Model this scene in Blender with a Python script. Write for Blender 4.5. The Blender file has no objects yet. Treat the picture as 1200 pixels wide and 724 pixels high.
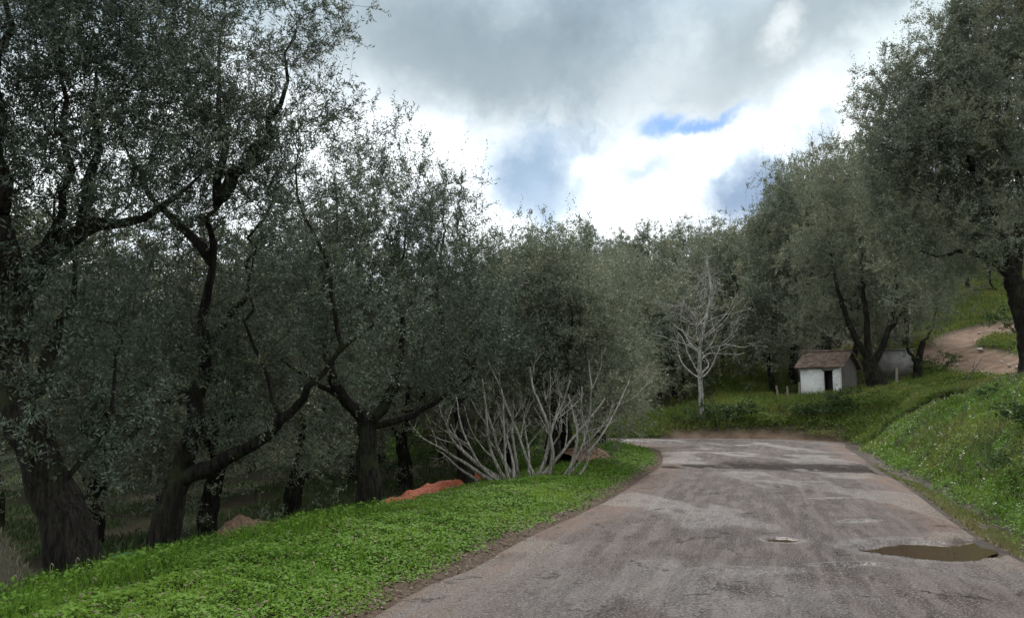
import bpy, math, random
import numpy as np
from mathutils import Vector
RNG = np.random.default_rng(7)
random.seed(7)
R = math.radians
C = bpy.context.scene.collection
SC = bpy.context.scene

# ------------------------------------------------------------------ camera
EYE = 1.65
FPX = 942.0
PITCH = math.atan(113 / FPX)
cd = bpy.data.cameras.new("camera"); cam = bpy.data.objects.new("camera", cd); C.objects.link(cam)
cd.sensor_width = 36; cd.lens = 36 * FPX / 1200; cd.clip_end = 2000; cd.clip_start = .05
cam.location = (0, 0, EYE); cam.rotation_euler = (math.pi / 2 + PITCH, 0, 0)
SC.camera = cam

# ------------------------------------------------------------------ view / render settings
SC.view_settings.view_transform = 'Standard'; SC.view_settings.look = 'None'
SC.view_settings.gamma = 1; SC.view_settings.exposure = 0.45
cy = SC.cycles
cy.max_bounces = 5; cy.diffuse_bounces = 3; cy.glossy_bounces = 2; cy.transmission_bounces = 3
cy.transparent_max_bounces = 4; cy.use_denoising = True; cy.caustics_reflective = False; cy.caustics_refractive = False

# ------------------------------------------------------------------ node helper
class NT:
    def __init__(s, tree): s.t = tree; tree.nodes.clear()
    def n(s, typ, ins=None, **kw):
        nd = s.t.nodes.new(typ)
        for k, v in kw.items(): setattr(nd, k, v)
        for k, v in (ins or {}).items():
            sock = nd.inputs[k]
            if isinstance(v, bpy.types.NodeSocket): s.t.links.new(v, sock)
            else: sock.default_value = v
        return nd
    def m(s, op, a, b=0.0, c=0.0, clamp=False):
        nd = s.n('ShaderNodeMath', {0: a, 1: b, 2: c}, operation=op); nd.use_clamp = clamp
        return nd.outputs[0]
    def mr(s, v, a, b, c=0., d=1., smooth=True):
        nd = s.n('ShaderNodeMapRange', {0: v, 1: a, 2: b, 3: c, 4: d})
        if smooth: nd.interpolation_type = 'SMOOTHSTEP'
        return nd.outputs[0]
    def mix(s, f, a, b, typ='MIX'):
        nd = s.n('ShaderNodeMix', data_type='RGBA', blend_type=typ)
        for i, v in ((0, f), (6, a), (7, b)):
            if isinstance(v, bpy.types.NodeSocket): s.t.links.new(v, nd.inputs[i])
            else: nd.inputs[i].default_value = v if i == 0 else (*v, 1)[:4]
        return nd.outputs[2]
    def noise(s, scale, detail=4, rough=.55, vec=None, dist=0.):
        ins = {'Scale': scale, 'Detail': detail, 'Roughness': rough, 'Distortion': dist}
        if vec is not None: ins['Vector'] = vec
        return s.n('ShaderNodeTexNoise', ins)

# ------------------------------------------------------------------ world: cloudy sky with one blue gap
W = bpy.data.worlds.new("World"); SC.world = W; W.use_nodes = True
SUN_EL, SUN_AZ = R(48), R(10)           # azimuth measured from +Y towards +X
def raydir(px, py):
    v = (362 - py) / FPX; c, s_ = math.cos(PITCH), math.sin(PITCH)
    d = np.array([(px - 600) / FPX, c - v * s_, s_ + v * c]); return d / np.linalg.norm(d)
w = NT(W.node_tree)
sky = w.n('ShaderNodeTexSky', sky_type='NISHITA'); sky.sun_disc = False
sky.sun_elevation = SUN_EL; sky.sun_rotation = SUN_AZ
tc = w.n('ShaderNodeTexCoord').outputs['Generated']
warp = w.noise(3.2, 5, .62, tc)
wv = w.n('ShaderNodeVectorMath', {0: warp.outputs['Color'], 1: (.5, .5, .5)}, operation='SUBTRACT').outputs[0]
wv = w.n('ShaderNodeVectorMath', {0: wv, 'Scale': .30}, operation='SCALE').outputs[0]
dirw = w.n('ShaderNodeVectorMath', {0: tc, 1: wv}, operation='ADD').outputs[0]
fine = w.noise(13, 5, .62, tc)
wf = w.n('ShaderNodeVectorMath', {0: fine.outputs['Color'], 1: (.5, .5, .5)}, operation='SUBTRACT').outputs[0]
wf2 = w.n('ShaderNodeVectorMath', {0: wf, 'Scale': .07}, operation='SCALE').outputs[0]
dirf = w.n('ShaderNodeVectorMath', {0: tc, 1: wf2}, operation='ADD').outputs[0]
wf3 = w.n('ShaderNodeVectorMath', {0: wf, 'Scale': .10}, operation='SCALE').outputs[0]
dirm = w.n('ShaderNodeVectorMath', {0: tc, 1: wf3}, operation='ADD').outputs[0]
def blob(px, py, rx, ry, rot=0., vec=dirm, edge=(1.5, .2)):
    """soft ellipse on the sky around one direction; rx, ry in radians"""
    d = Vector(raydir(px, py)); r = d.cross(Vector((0, 0, 1))).normalized(); u = r.cross(d)
    a = r * math.cos(rot) + u * math.sin(rot); b = -r * math.sin(rot) + u * math.cos(rot)
    df = w.n('ShaderNodeVectorMath', {0: vec, 1: tuple(d)}, operation='SUBTRACT').outputs[0]
    x = w.n('ShaderNodeVectorMath', {0: df, 1: tuple(a / rx)}, operation='DOT_PRODUCT').outputs['Value']
    y = w.n('ShaderNodeVectorMath', {0: df, 1: tuple(b / ry)}, operation='DOT_PRODUCT').outputs['Value']
    z = w.n('ShaderNodeVectorMath', {0: tc, 1: tuple(d)}, operation='DOT_PRODUCT').outputs['Value']
    q = w.m('SQRT', w.m('ADD', w.m('MULTIPLY', x, x), w.m('MULTIPLY', y, y)))
    return w.m('MULTIPLY', w.mr(q, edge[0], edge[1]), w.m('GREATER_THAN', z, 0.2))
sz = w.n('ShaderNodeSeparateXYZ', {0: dirw}).outputs
grey_hi = w.mr(sz[2], .29, .50)                                    # dark cloud deck higher up
streak = w.noise(2.3, 6, .6, dirw).outputs[0]
streak = w.mr(streak, .33, .68)
deck = w.mix(streak, (.18, .25, .30), (.47, .58, .66))
glow = w.mr(sz[2], .0, .26)
white = (1.05, 1.12, 1.16)
low = w.mix(w.mr(w.noise(4.5, 5, .6, dirm).outputs[0], .50, .68), white, (.50, .62, .74))
cl = w.mix(grey_hi, low, deck)
for (px, py, rx, ry, rot, col, st) in [
        (560, 70, .26, .085, R(-6), (.19, .255, .30), .8),
        (940, 30, .20, .06, R(25), (.30, .36, .39), .7),
        (1075, 45, .12, .05, R(30), (.75, .84, .86), .6),
        (618, 205, .055, .05, R(35), (.28, .39, .53), .95),
        (640, 235, .06, .03, 0, (.38, .50, .64), .8),
        (760, 198, .045, .016, 0, (.46, .57, .67), .8),
        (885, 225, .07, .032, R(28), (.26, .35, .49), 1.),
        (955, 150, .03, .02, R(40), (.38, .48, .60), .7),
        (915, 40, .03, .02, R(30), (.9, .95, .96), .5)]:
    cl = w.mix(w.m('MULTIPLY', blob(px, py, rx, ry, rot), st), cl, col)
# clouds behind the viewer and overhead stay a bright even overcast
back = w.mr(sz[1], .35, -.15)
cl = w.mix(w.mr(sz[2], .56, .80), cl, (1.5, 1.6, 1.65))
cl = w.mix(w.m('MULTIPLY', back, .9), cl, (1.0, 1.05, 1.08))
gap = w.m('MAXIMUM', blob(778, 152, .030, .014, R(15), dirf), blob(822, 144, .052, .0075, R(20), dirf))
gap = w.m('MULTIPLY', gap, .95, clamp=True)
bg1 = w.n('ShaderNodeBackground', {'Color': w.mix(1.0, sky.outputs[0], (.42, .62, .86), 'MULTIPLY'), 'Strength': .10}).outputs[0]
bg2 = w.n('ShaderNodeBackground', {'Color': cl, 'Strength': 1.0}).outputs[0]
ms = w.n('ShaderNodeMixShader', {0: gap, 1: bg2, 2: bg1})
w.n('ShaderNodeOutputWorld', {0: ms.outputs[0]})

sd = bpy.data.lights.new("sun", 'SUN'); so = bpy.data.objects.new("sun", sd); C.objects.link(so)
sd.energy = 3.2; sd.angle = R(14); sd.color = (1, .96, .90)
sv = Vector((math.sin(SUN_AZ) * math.cos(SUN_EL), math.cos(SUN_AZ) * math.cos(SUN_EL), math.sin(SUN_EL)))
so.rotation_euler = sv.to_track_quat('Z', 'Y').to_euler()

# ------------------------------------------------------------------ small maths
def at(px, py, Y):
    d = raydir(px, py); return np.array([0, 0, EYE]) + d * (Y / d[1])
def flat(px, py, z=0.):
    d = raydir(px, py); return np.array([0, 0, EYE]) + d * ((z - EYE) / d[2])
def sstep(a, b, x):
    t = np.clip((x - a) / (b - a), 0, 1); return t * t * (3 - 2 * t)
_perm = np.random.default_rng(3).random((257, 257)); _perm3 = np.random.default_rng(5).random((33, 33, 33))
def vnoise(x, y, s, oct=3):
    out = 0; amp = 1; tot = 0
    for o in range(oct):
        X = x / s + 37.2 * o + 500; Y = y / s + 91.7 * o + 500
        i = np.floor(X).astype(int); j = np.floor(Y).astype(int); u = X - i; v = Y - j
        u = u * u * (3 - 2 * u); v = v * v * (3 - 2 * v); i %= 256; j %= 256
        g = _perm
        out = out + amp * ((g[i, j] * (1 - u) + g[i + 1, j] * u) * (1 - v) + (g[i, j + 1] * (1 - u) + g[i + 1, j + 1] * u) * v)
        tot += amp; amp *= .5; s = s / 2.1
    return out / tot - .5
def vnoise3(p, s):
    q = p / s + 100; i = np.floor(q).astype(int); f = q - i; f = f * f * (3 - 2 * f); i %= 32
    o = 0
    for a in (0, 1):
        for b in (0, 1):
            for c in (0, 1):
                o = o + _perm3[i[:, 0] + a, i[:, 1] + b, i[:, 2] + c] * (f[:, 0] if a else 1 - f[:, 0]) * (f[:, 1] if b else 1 - f[:, 1]) * (f[:, 2] if c else 1 - f[:, 2])
    return o - .5

# ------------------------------------------------------------------ mesh helpers
def mesh_obj(name, V, F, mat, parent=None, smooth=False, rnd=None, attrs=None):
    """V (n,3), F (m,4) quads (or (m,3))"""
    V = np.asarray(V, dtype=np.float32); F = np.asarray(F, dtype=np.int32)
    me = bpy.data.meshes.new(name); k = F.shape[1]
    me.vertices.add(len(V)); me.vertices.foreach_set('co', V.ravel())
    me.loops.add(F.size); me.loops.foreach_set('vertex_index', F.ravel())
    me.polygons.add(len(F)); me.polygons.foreach_set('loop_start', np.arange(0, F.size, k, dtype=np.int32))
    me.polygons.foreach_set('loop_total', np.full(len(F), k, dtype=np.int32))
    if smooth: me.polygons.foreach_set('use_smooth', np.ones(len(F), dtype=bool))
    if rnd is not None:
        a = me.attributes.new('rnd', 'FLOAT', 'FACE'); a.data.foreach_set('value', np.asarray(rnd, dtype=np.float32))
    for kx, vx in (attrs or {}).items():
        a = me.attributes.new(kx, 'FLOAT', 'POINT'); a.data.foreach_set('value', np.asarray(vx, dtype=np.float32))
    me.update(calc_edges=True)
    me.materials.append(mat)
    o = bpy.data.objects.new(name, me); C.objects.link(o)
    if parent is not None: o.parent = parent
    return o
def tag(o, label=None, cat=None, group=None, kind=None):
    if label: o['label'] = label
    if cat: o['category'] = cat
    if group: o['group'] = group
    if kind: o['kind'] = kind
    return o
def thing(name, label, cat, loc=(0, 0, 0), rz=0., group=None, scale=1.):
    o = bpy.data.objects.new(name, None); C.objects.link(o); o.empty_display_size = .2
    o.location = tuple(float(c) for c in loc); o.rotation_euler = (0, 0, rz); o.scale = (scale,) * 3
    return tag(o, label, cat, group)
def dup(root, loc, rz, label=None, group=None, scale=None):
    r = root.copy(); C.objects.link(r); r.location = tuple(float(c) for c in loc); r.rotation_euler = (0, 0, rz)
    if label: r['label'] = label
    if group: r['group'] = group
    if scale is not None: r.scale = scale if hasattr(scale, '__len__') else (scale,) * 3
    for ch in list(root.children):
        c = ch.copy(); C.objects.link(c); c.parent = r
        for g in ch.children:
            d = g.copy(); C.objects.link(d); d.parent = c
    return r
def box(x0, x1, y0, y1, z0, z1):
    V = np.array([(x, y, z) for x in (x0, x1) for y in (y0, y1) for z in (z0, z1)], float)
    F = np.array([(0, 1, 3, 2), (4, 6, 7, 5), (0, 4, 5, 1), (2, 3, 7, 6), (0, 2, 6, 4), (1, 5, 7, 3)])
    return V, F
def join(parts):
    Vs, Fs, n = [], [], 0
    for V, F in parts: Vs.append(V); Fs.append(np.asarray(F) + n); n += len(V)
    return np.vstack(Vs), np.vstack(Fs)
def grid_faces(nr, nc):
    i = np.arange(nr - 1)[:, None] * nc + np.arange(nc - 1)[None, :]
    return np.stack([i, i + 1, i + nc + 1, i + nc], -1).reshape(-1, 4)

# ------------------------------------------------------------------ materials
def mat_new(name):
    m = bpy.data.materials.new(name); m.use_nodes = True; t = NT(m.node_tree); return m, t
def finish(t, color, rough=.8, normal=None, spec=.3):
    ins = {'Base Color': color if isinstance(color, bpy.types.NodeSocket) else (*color, 1), 'Roughness': rough, 'Specular IOR Level': spec}
    if normal is not None: ins['Normal'] = normal
    b = t.n('ShaderNodeBsdfPrincipled', ins); t.n('ShaderNodeOutputMaterial', {0: b.outputs[0]}); return b
def leaf_mat(name, dark, light, under, trans=.2, rough=.45, warm=None, spec=.35):
    m, t = mat_new(name)
    a = t.n('ShaderNodeAttribute', attribute_name='rnd').outputs['Fac']
    pos = t.n('ShaderNodeNewGeometry'); oi = t.n('ShaderNodeObjectInfo')
    col = t.mix(a, dark, light)
    if warm:
        big = t.noise(.55, 3, .5, pos.outputs['Position']).outputs[0]
        col = t.mix(t.mr(big, .45, .68), col, warm)
    col = t.mix(t.mr(oi.outputs['Random'], 0, 1, 0, .45), col, t.mix(1.0, col, (.62, .74, .78), 'MULTIPLY'))
    und = t.mix(a, tuple(c * .75 for c in under), under)
    c2 = t.mix(pos.outputs['Backfacing'], col, und)
    p = t.n('ShaderNodeBsdfPrincipled', {'Base Color': c2, 'Roughness': rough, 'Specular IOR Level': spec})
    tr = t.n('ShaderNodeBsdfTranslucent', {'Color': col})
    mx = t.n('ShaderNodeMixShader', {0: trans, 1: p.outputs[0], 2: tr.outputs[0]})
    t.n('ShaderNodeOutputMaterial', {0: mx.outputs[0]}); return m
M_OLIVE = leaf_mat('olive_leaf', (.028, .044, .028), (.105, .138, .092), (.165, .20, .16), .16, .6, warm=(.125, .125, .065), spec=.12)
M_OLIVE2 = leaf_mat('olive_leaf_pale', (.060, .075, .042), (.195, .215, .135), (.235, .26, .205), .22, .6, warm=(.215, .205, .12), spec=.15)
M_CLOVER = leaf_mat('ground_cover_leaf', (.030, .085, .008), (.17, .31, .030), (.15, .27, .04), .38, .65, warm=(.20, .29, .035), spec=.12)
M_WEED = leaf_mat('weed_leaf', (.045, .085, .014), (.21, .28, .045), (.16, .21, .06), .32, .6, warm=(.30, .28, .07), spec=.15)
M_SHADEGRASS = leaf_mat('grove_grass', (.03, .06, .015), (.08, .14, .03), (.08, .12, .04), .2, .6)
M_DRY = leaf_mat('dry_grass', (.10, .09, .055), (.26, .24, .16), (.2, .18, .12), .1, .8)
M_SHRUB = leaf_mat('shrub_leaf', (.022, .045, .015), (.075, .115, .035), (.09, .12, .06), .18, .75, spec=.08)

def bark_mat(name, a, b, scale=9., moss=0.):
    m, t = mat_new(name); g = t.n('ShaderNodeNewGeometry').outputs['Position']
    mp = t.n('ShaderNodeMapping', {0: g, 3: (1, 1, .13)}).outputs[0]
    n = t.noise(scale * 2.2, 7, .75, mp).outputs[0]; v = t.n('ShaderNodeTexVoronoi', {'Vector': t.n('ShaderNodeVectorMath', {0: mp, 1: t.n('ShaderNodeVectorMath', {0: t.noise(7, 4, .6, mp).outputs['Color'], 'Scale': .22}, operation='SCALE').outputs[0]}, operation='ADD').outputs[0], 'Scale': scale * 1.7}, feature='DISTANCE_TO_EDGE').outputs[0]
    col = t.mix(t.mr(n, .35, .68), a, b); col = t.mix(t.mr(v, .0, .08, .35, 0.), col, tuple(c * .3 for c in a))
    if moss:
        col = t.mix(t.m('MULTIPLY', t.mr(t.noise(2.2, 4, .6, g).outputs[0], .52, .66), moss), col, (.05, .065, .025))
    h = t.m('ADD', n, t.m('MULTIPLY', t.m('MINIMUM', v, .25), 1.6))
    bm = t.n('ShaderNodeBump', {'Strength': 1.0, 'Distance': .05, 'Height': h})
    finish(t, col, .95, bm.outputs[0], .15); return m
M_BARK = bark_mat('olive_bark', (.006, .005, .004), (.042, .037, .031), moss=.5)
M_PALE = bark_mat('pale_bark', (.17, .15, .125), (.60, .57, .52), 9, moss=.3)
M_WHITEBARK = bark_mat('white_bark', (.15, .14, .12), (.56, .545, .51), 6, moss=.6)
M_DEADWOOD = bark_mat('dead_wood', (.12, .10, .08), (.30, .27, .22), 14)

# ------------------------------------------------------------------ terrain
def smooth_poly(P, n=400):
    P = np.asarray(P, float); m = len(P); T = np.linspace(0, m - 1, n); i = np.clip(T.astype(int), 0, m - 2); f = (T - i)[:, None]
    Q = lambda k: P[np.clip(k, 0, m - 1)]
    a, b, c, d = Q(i - 1), Q(i), Q(i + 1), Q(i + 2)
    return .5 * ((2 * b) + (-a + c) * f + (2 * a - 5 * b + 4 * c - d) * f ** 2 + (-a + 3 * b - 3 * c + d) * f ** 3)
LP = [flat(*p)[:2] for p in [(430, 724), (551, 664), (611, 631), (677, 601), (718, 581), (750, 560), (772, 546)]]
RP = [flat(*p)[:2] for p in [(1142, 624), (1062, 567), (1025, 547)]]
LE = [(-6.2, -14), (-4.3, -8), (-2.5, -1)] + [tuple(p) for p in LP] + [(5.0, 27.5), (5.4, 31.5), (4.4, 35.2), (.5, 38), (-6, 40), (-16, 42), (-40, 46)]
RE = [(-.4, -14), (1.5, -8), (3.2, -1), (4.6, 5), (5.4, 8)] + [tuple(p) for p in RP] + [(11.4, 26.5), (13.2, 32), (15.2, 38), (12.5, 41), (7, 41.5), (0, 43), (-7, 45.5), (-16, 47.5), (-40, 51)]
LEs, REs = smooth_poly(LE, 700), smooth_poly(RE, 700)
POLY = np.vstack([LEs[::4], REs[::-4]])
def pdist(x, y, P):
    a, b = P[:-1], P[1:]; out = np.full(x.shape, 1e9); ab = b - a; L = (ab ** 2).sum(1) + 1e-12
    for k in range(len(a)):
        t = np.clip(((x - a[k, 0]) * ab[k, 0] + (y - a[k, 1]) * ab[k, 1]) / L[k], 0, 1)
        d = (x - a[k, 0] - t * ab[k, 0]) ** 2 + (y - a[k, 1] - t * ab[k, 1]) ** 2
        np.minimum(out, d, out=out)
    return np.sqrt(out)
def inside(x, y, P):
    c = np.zeros(x.shape, bool); n = len(P)
    for i in range(n):
        (x1, y1), (x2, y2) = P[i], P[(i + 1) % n]
        if y1 == y2: continue
        c ^= ((y1 > y) != (y2 > y)) & (x < (x2 - x1) * (y - y1) / (y2 - y1) + x1)
    return c
CP = np.array([(-8, 6, -.4), (-5, 10, -.6), (-8, 14, -.9), (-2, 16, -.6), (-15, 20, -1.3), (-5, 25, -.9), (1, 24, -.3), (-25, 10, -1.5), (-30, 30, -1.6),
    (-15, 35, -1.1), (-5, 37, -.6), (2, 35, .1), (-40, 60, -1), (-20, 60, 0), (-8, 55, .8), (0, 50, .8), (0, 60, 2.6), (0, 80, 8), (0, 100, 14), (-20, 100, 8), (-50, 100, 2), (-30, 80, 2),
    (-12, 52, 0), (8, 46, 1.0), (12, 48, 1.8), (16.5, 48, 2.0), (19, 51, 2.4), (16, 57, 3.9), (15, 70, 7.5), (18, 85, 12), (20, 100, 16), (4, 52, 1.2),
    (20, 44, 2.4), (26, 45, 3.4), (30, 52, 5.6), (35, 60, 8), (42, 70, 11.5), (50, 100, 19), (30, 80, 12), (21, 38, 2.2), (20, 33, 2.5),
    (16, 15, 3.3), (12, 16, 2.7), (15, 22, 2.8), (17.5, 29, 2.5), (15, 27, 2.0), (25, 25, 4), (40, 30, 7.5), (60, 50, 13), (20, 5, 3), (40, 0, 6), (80, 80, 20), (10, 5, 2.2),
    (-20, -20, -1.2), (20, -20, 3), (-60, 0, -2), (-80, 50, -1), (-90, 100, 0)])
def _tps():
    X = CP[:, :2]; n = len(X); r = np.linalg.norm(X[:, None] - X[None], axis=2); K = np.where(r > 0, r ** 2 * np.log(r + 1e-9), 0) + np.eye(n) * 4
    Pm = np.c_[np.ones(n), X]; A = np.block([[K, Pm], [Pm.T, np.zeros((3, 3))]])
    return np.linalg.solve(A, np.r_[CP[:, 2], 0, 0, 0])
_TW = _tps()
def farz(x, y):
    xc = np.clip(x, -90, 85); yc = np.clip(y, -20, 110); o = _TW[-3] + _TW[-2] * xc + _TW[-1] * yc
    for k in range(len(CP)):
        r2 = (xc - CP[k, 0]) ** 2 + (yc - CP[k, 1]) ** 2
        o = o + _TW[k] * .5 * r2 * np.log(r2 + 1e-9)
    ex = np.hypot(x - xc, y - yc)
    return o + .03 * ex * (x > -60)
def terrain(x, y, full=False):
    x = np.atleast_1d(np.asarray(x, float)); y = np.atleast_1d(np.asarray(y, float)); sh = x.shape; x = x.ravel(); y = y.ravel()
    F = farz(x, y) + .22 * vnoise(x, y, 3.0) * sstep(0, 20, np.hypot(x, y))
    dl = pdist(x, y, LEs[::7]); dr = pdist(x, y, REs[::7]); ins = inside(x, y, POLY)
    dl = np.maximum(0, dl + .10 * vnoise(x, y, .7)) ; dr = np.maximum(0, dr + .12 * vnoise(x, y, .8))
    left = dl < dr
    hump = .09 * vnoise(x, y, 1.6) + .03 * vnoise(x, y, .4)
    pl = np.interp(dl, [0, .12, .35, .6, 1.1, 1.9, 2.6, 3.4, 5, 8], [-.03, -.01, .03, .07, .11, .09, .0, -.13, -.42, -.75]) + hump * sstep(.2, 1, dl)
    zl = pl + (F - pl) * sstep(3.0, 6.5, dl)
    bf = np.interp(y, [-20, 18, 24, 29, 33, 37, 60], [1, 1, .95, .85, .7, .25, .05])
    prn = np.interp(dr, [0, .2, .5, .7, 1.0, 1.9, 3.1, 4.7, 8], [-.04, -.10, -.11, -.04, .08, 1.05, 1.85, 2.5, 3.0])
    pr = np.where(prn > .08, .08 + (prn - .08) * bf, prn * (.3 + .7 * (y < 33))) + hump * 1.3 * sstep(.8, 1.8, dr) + .20 * vnoise(x, y, .34) * sstep(.1, .4, dr) + .06 * vnoise(x, y, .9) * sstep(.1, .4, dr)
    zr = pr + (F - pr) * np.where(y > 34, sstep(.3, 4.5, dr), sstep(3.5, 7.5, dr))
    z = np.where(left, zl, zr)
    z = np.where(ins, -.03 - .25 * sstep(0, .5, np.minimum(dl, dr)), z)
    if full: return z.reshape(sh), dl.reshape(sh), dr.reshape(sh), ins.reshape(sh), left.reshape(sh)
    return z.reshape(sh)
def gz(x, y): return float(terrain([x], [y])[0])
def hit(px, py, y0=6., y1=120.):
    d = raydir(px, py); Y = np.linspace(y0, y1, 900); P = np.array([0, 0, EYE]) + d[None] * (Y / d[1])[:, None]
    z = terrain(P[:, 0], P[:, 1]); k = np.argmax(P[:, 2] <= z)
    return P[k] if P[k, 2] <= z[k] else P[-1]

def axis(*segs):
    out = []
    for a, b, s in segs: out.append(np.arange(a, b, s))
    return np.unique(np.round(np.concatenate(out), 4))
gx = axis((-400, -60, 20), (-60, -14, .8), (-14, -6, .25), (-6, 14, .11), (14, 26, .25), (26, 60, .8), (60, 421, 20))
gy = axis((-200, -20, 15), (-20, 2, .8), (2, 24, .11), (24, 55, .25), (55, 110, 1.2), (110, 801, 25))
GX, GY = np.meshgrid(gx, gy)
GZ, DL, DR, INS, LEFT = terrain(GX, GY, True)
# earth track up the hillside on the right (two legs of a hairpin)
tr_pts = [hit(*p, 38)[:2] for p in [(1290, 452), (1205, 434), (1150, 424), (1108, 414)]]
tr2 = [hit(*p, 38)[:2] for p in [(1108, 412), (1126, 398), (1158, 384), (1205, 376)]]
TRK = smooth_poly(tr_pts + tr2[1:] + [(tr2[-1][0] + 12, tr2[-1][1] + 4)], 60)
EXIT = smooth_poly([(9.0, 42.0), (12.8, 41.4), (15.0, 39.4)], 20)
def trackd(x, y): return np.minimum(pdist(x, y, TRK) - 1.7, pdist(x, y, EXIT) - .8)
TD = trackd(GX, GY)
trk = 1 - sstep(-.5, .6, TD + .9 * vnoise(GX, GY, 1.5))
GZ = GZ - .12 * trk + .07 * vnoise(GX, GY, .5) * trk
reds = np.exp(-((GX + .2) ** 2 + ((GY - 21.5) / 2.2) ** 2) / 6)
soil = np.maximum(1 - sstep(.25, .6, DL + .25 * vnoise(GX, GY, .5)), 1 - sstep(.35, .7, (DR + .5 * vnoise(GX, GY, .9)) * np.where(GY > 35, 1, .42)))
m, t = mat_new('ground_soil')
pos = t.n('ShaderNodeNewGeometry').outputs['Position']
A = lambda nme: t.n('ShaderNodeAttribute', attribute_name=nme).outputs['Fac']
n1 = t.noise(1.3, 6, .65, pos).outputs[0]; n2 = t.noise(14, 6, .7, pos).outputs[0]; n3 = t.noise(55, 4, .7, pos).outputs[0]
litter = t.mix(t.mr(n2, .35, .65), (.030, .026, .016), (.085, .070, .045))
grassy = t.mix(t.mr(n2, .35, .65), (.022, .045, .012), (.060, .110, .025))
col = t.mix(t.mr(n1, .50, .64), litter, grassy)
earth = t.mix(t.mr(n2, .3, .7), (.040, .028, .020), (.115, .082, .060))
trackc = t.mix(t.mr(n1, .35, .65), (.125, .078, .054), (.225, .155, .112)); trackc = t.mix(t.mr(n3, .50, .75), trackc, (.30, .235, .185))
redc = t.mix(t.mr(n2, .3, .7), (.16, .065, .035), (.30, .13, .07))
col = t.mix(A('soil'), col, earth); col = t.mix(A('track'), col, trackc); col = t.mix(A('red'), col, redc)
hh = t.m('ADD', n2, t.m('MULTIPLY', n3, .5))
bm = t.n('ShaderNodeBump', {'Strength': .9, 'Distance': .05, 'Height': hh})
rg = t.mr(t.m('MULTIPLY', A('wet'), 1.0), 0, 1, .92, .5)
col = t.mix(A('wet'), col, t.mix(1.0, col, (.42, .40, .40), 'MULTIPLY'))
finish(t, col, rg, bm.outputs[0], .12)
wet = (1 - sstep(.9, 2.2, DR)) * (GY < 36) * sstep(-.3, .1, vnoise(GX, GY, .6) + .1)
g = mesh_obj('ground', np.stack([GX, GY, GZ], -1).reshape(-1, 3), grid_faces(len(gy), len(gx)), m, smooth=True,
    attrs=dict(soil=soil.ravel(), track=trk.ravel(), red=(sstep(.25, .6, reds + .5 * vnoise(GX, GY, 1.))).ravel(), wet=wet.ravel()))
tag(g, kind='structure')

# ------------------------------------------------------------------ road
NR, NC = 900, 150
Ls, Rs = smooth_poly(LE, 3000), smooth_poly(RE, 3000)
# rows: denser near the camera
def by_arclen_y(P, ys):
    return P
tt = np.linspace(0, 1, NR)
def param(P):     # parameter by cumulative length
    s = np.r_[0, np.cumsum(np.linalg.norm(np.diff(P, axis=0), axis=1))]; return s / s[-1]
# pair rows: straight part by equal Y, bend by length fraction
ys = np.concatenate([np.arange(-14, 3, .5), np.arange(3, 14, .045), np.arange(14, 31.4, .09)])
kl = np.argmax(Ls[:, 1] > 31.4); kr = np.argmax(Rs[:, 1] > 31.4)
Lx = np.interp(ys, Ls[:kl, 1], Ls[:kl, 0]); Rx = np.interp(ys, Rs[:kr, 1], Rs[:kr, 0])
lt, rt = Ls[kl:], Rs[kr:]; q = np.linspace(0, 1, 160)
def resamp(P, q):
    s = param(P); return np.c_[np.interp(q, s, P[:, 0]), np.interp(q, s, P[:, 1])]
Lr = np.vstack([np.c_[Lx, ys], resamp(lt, q)]); Rr = np.vstack([np.c_[Rx, ys], resamp(rt, q)])
u = np.linspace(0, 1, NC)
RX = Lr[:, None, 0] * (1 - u) + Rr[:, None, 0] * u; RY = Lr[:, None, 1] * (1 - u) + Rr[:, None, 1] * u
jag = vnoise(RY, RX * 0, .5) * .16 + vnoise(RY, RX * 0, .15) * .05
RX = RX + jag * ((u < .001)[None]) + vnoise(RY + 50, RX * 0, .6) * .22 * ((u > .999)[None])
def ell(x, y, c, rx, ry, rot=0., s=.35):
    dx, dy = x - c[0], y - c[1]; a = dx * math.cos(rot) + dy * math.sin(rot); b = -dx * math.sin(rot) + dy * math.cos(rot)
    return np.sqrt((a / rx) ** 2 + (b / ry) ** 2) + s * vnoise(x, y, .45) * 2
HOLE = [(flat(1090, 643), .68, .60, R(-2), .085), (flat(1030, 641), .16, .10, 0, .04), (flat(917, 632), .20, .17, 0, .055), (flat(868, 669), .42, .20, R(6), .022),
        (flat(995, 661), .34, .10, R(4), .08), (flat(1168, 636), .50, .60, R(0), .115), (flat(1010, 610), .25, .12, R(20), .022), (flat(980, 583), .35, .10, R(10), .02)]
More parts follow.
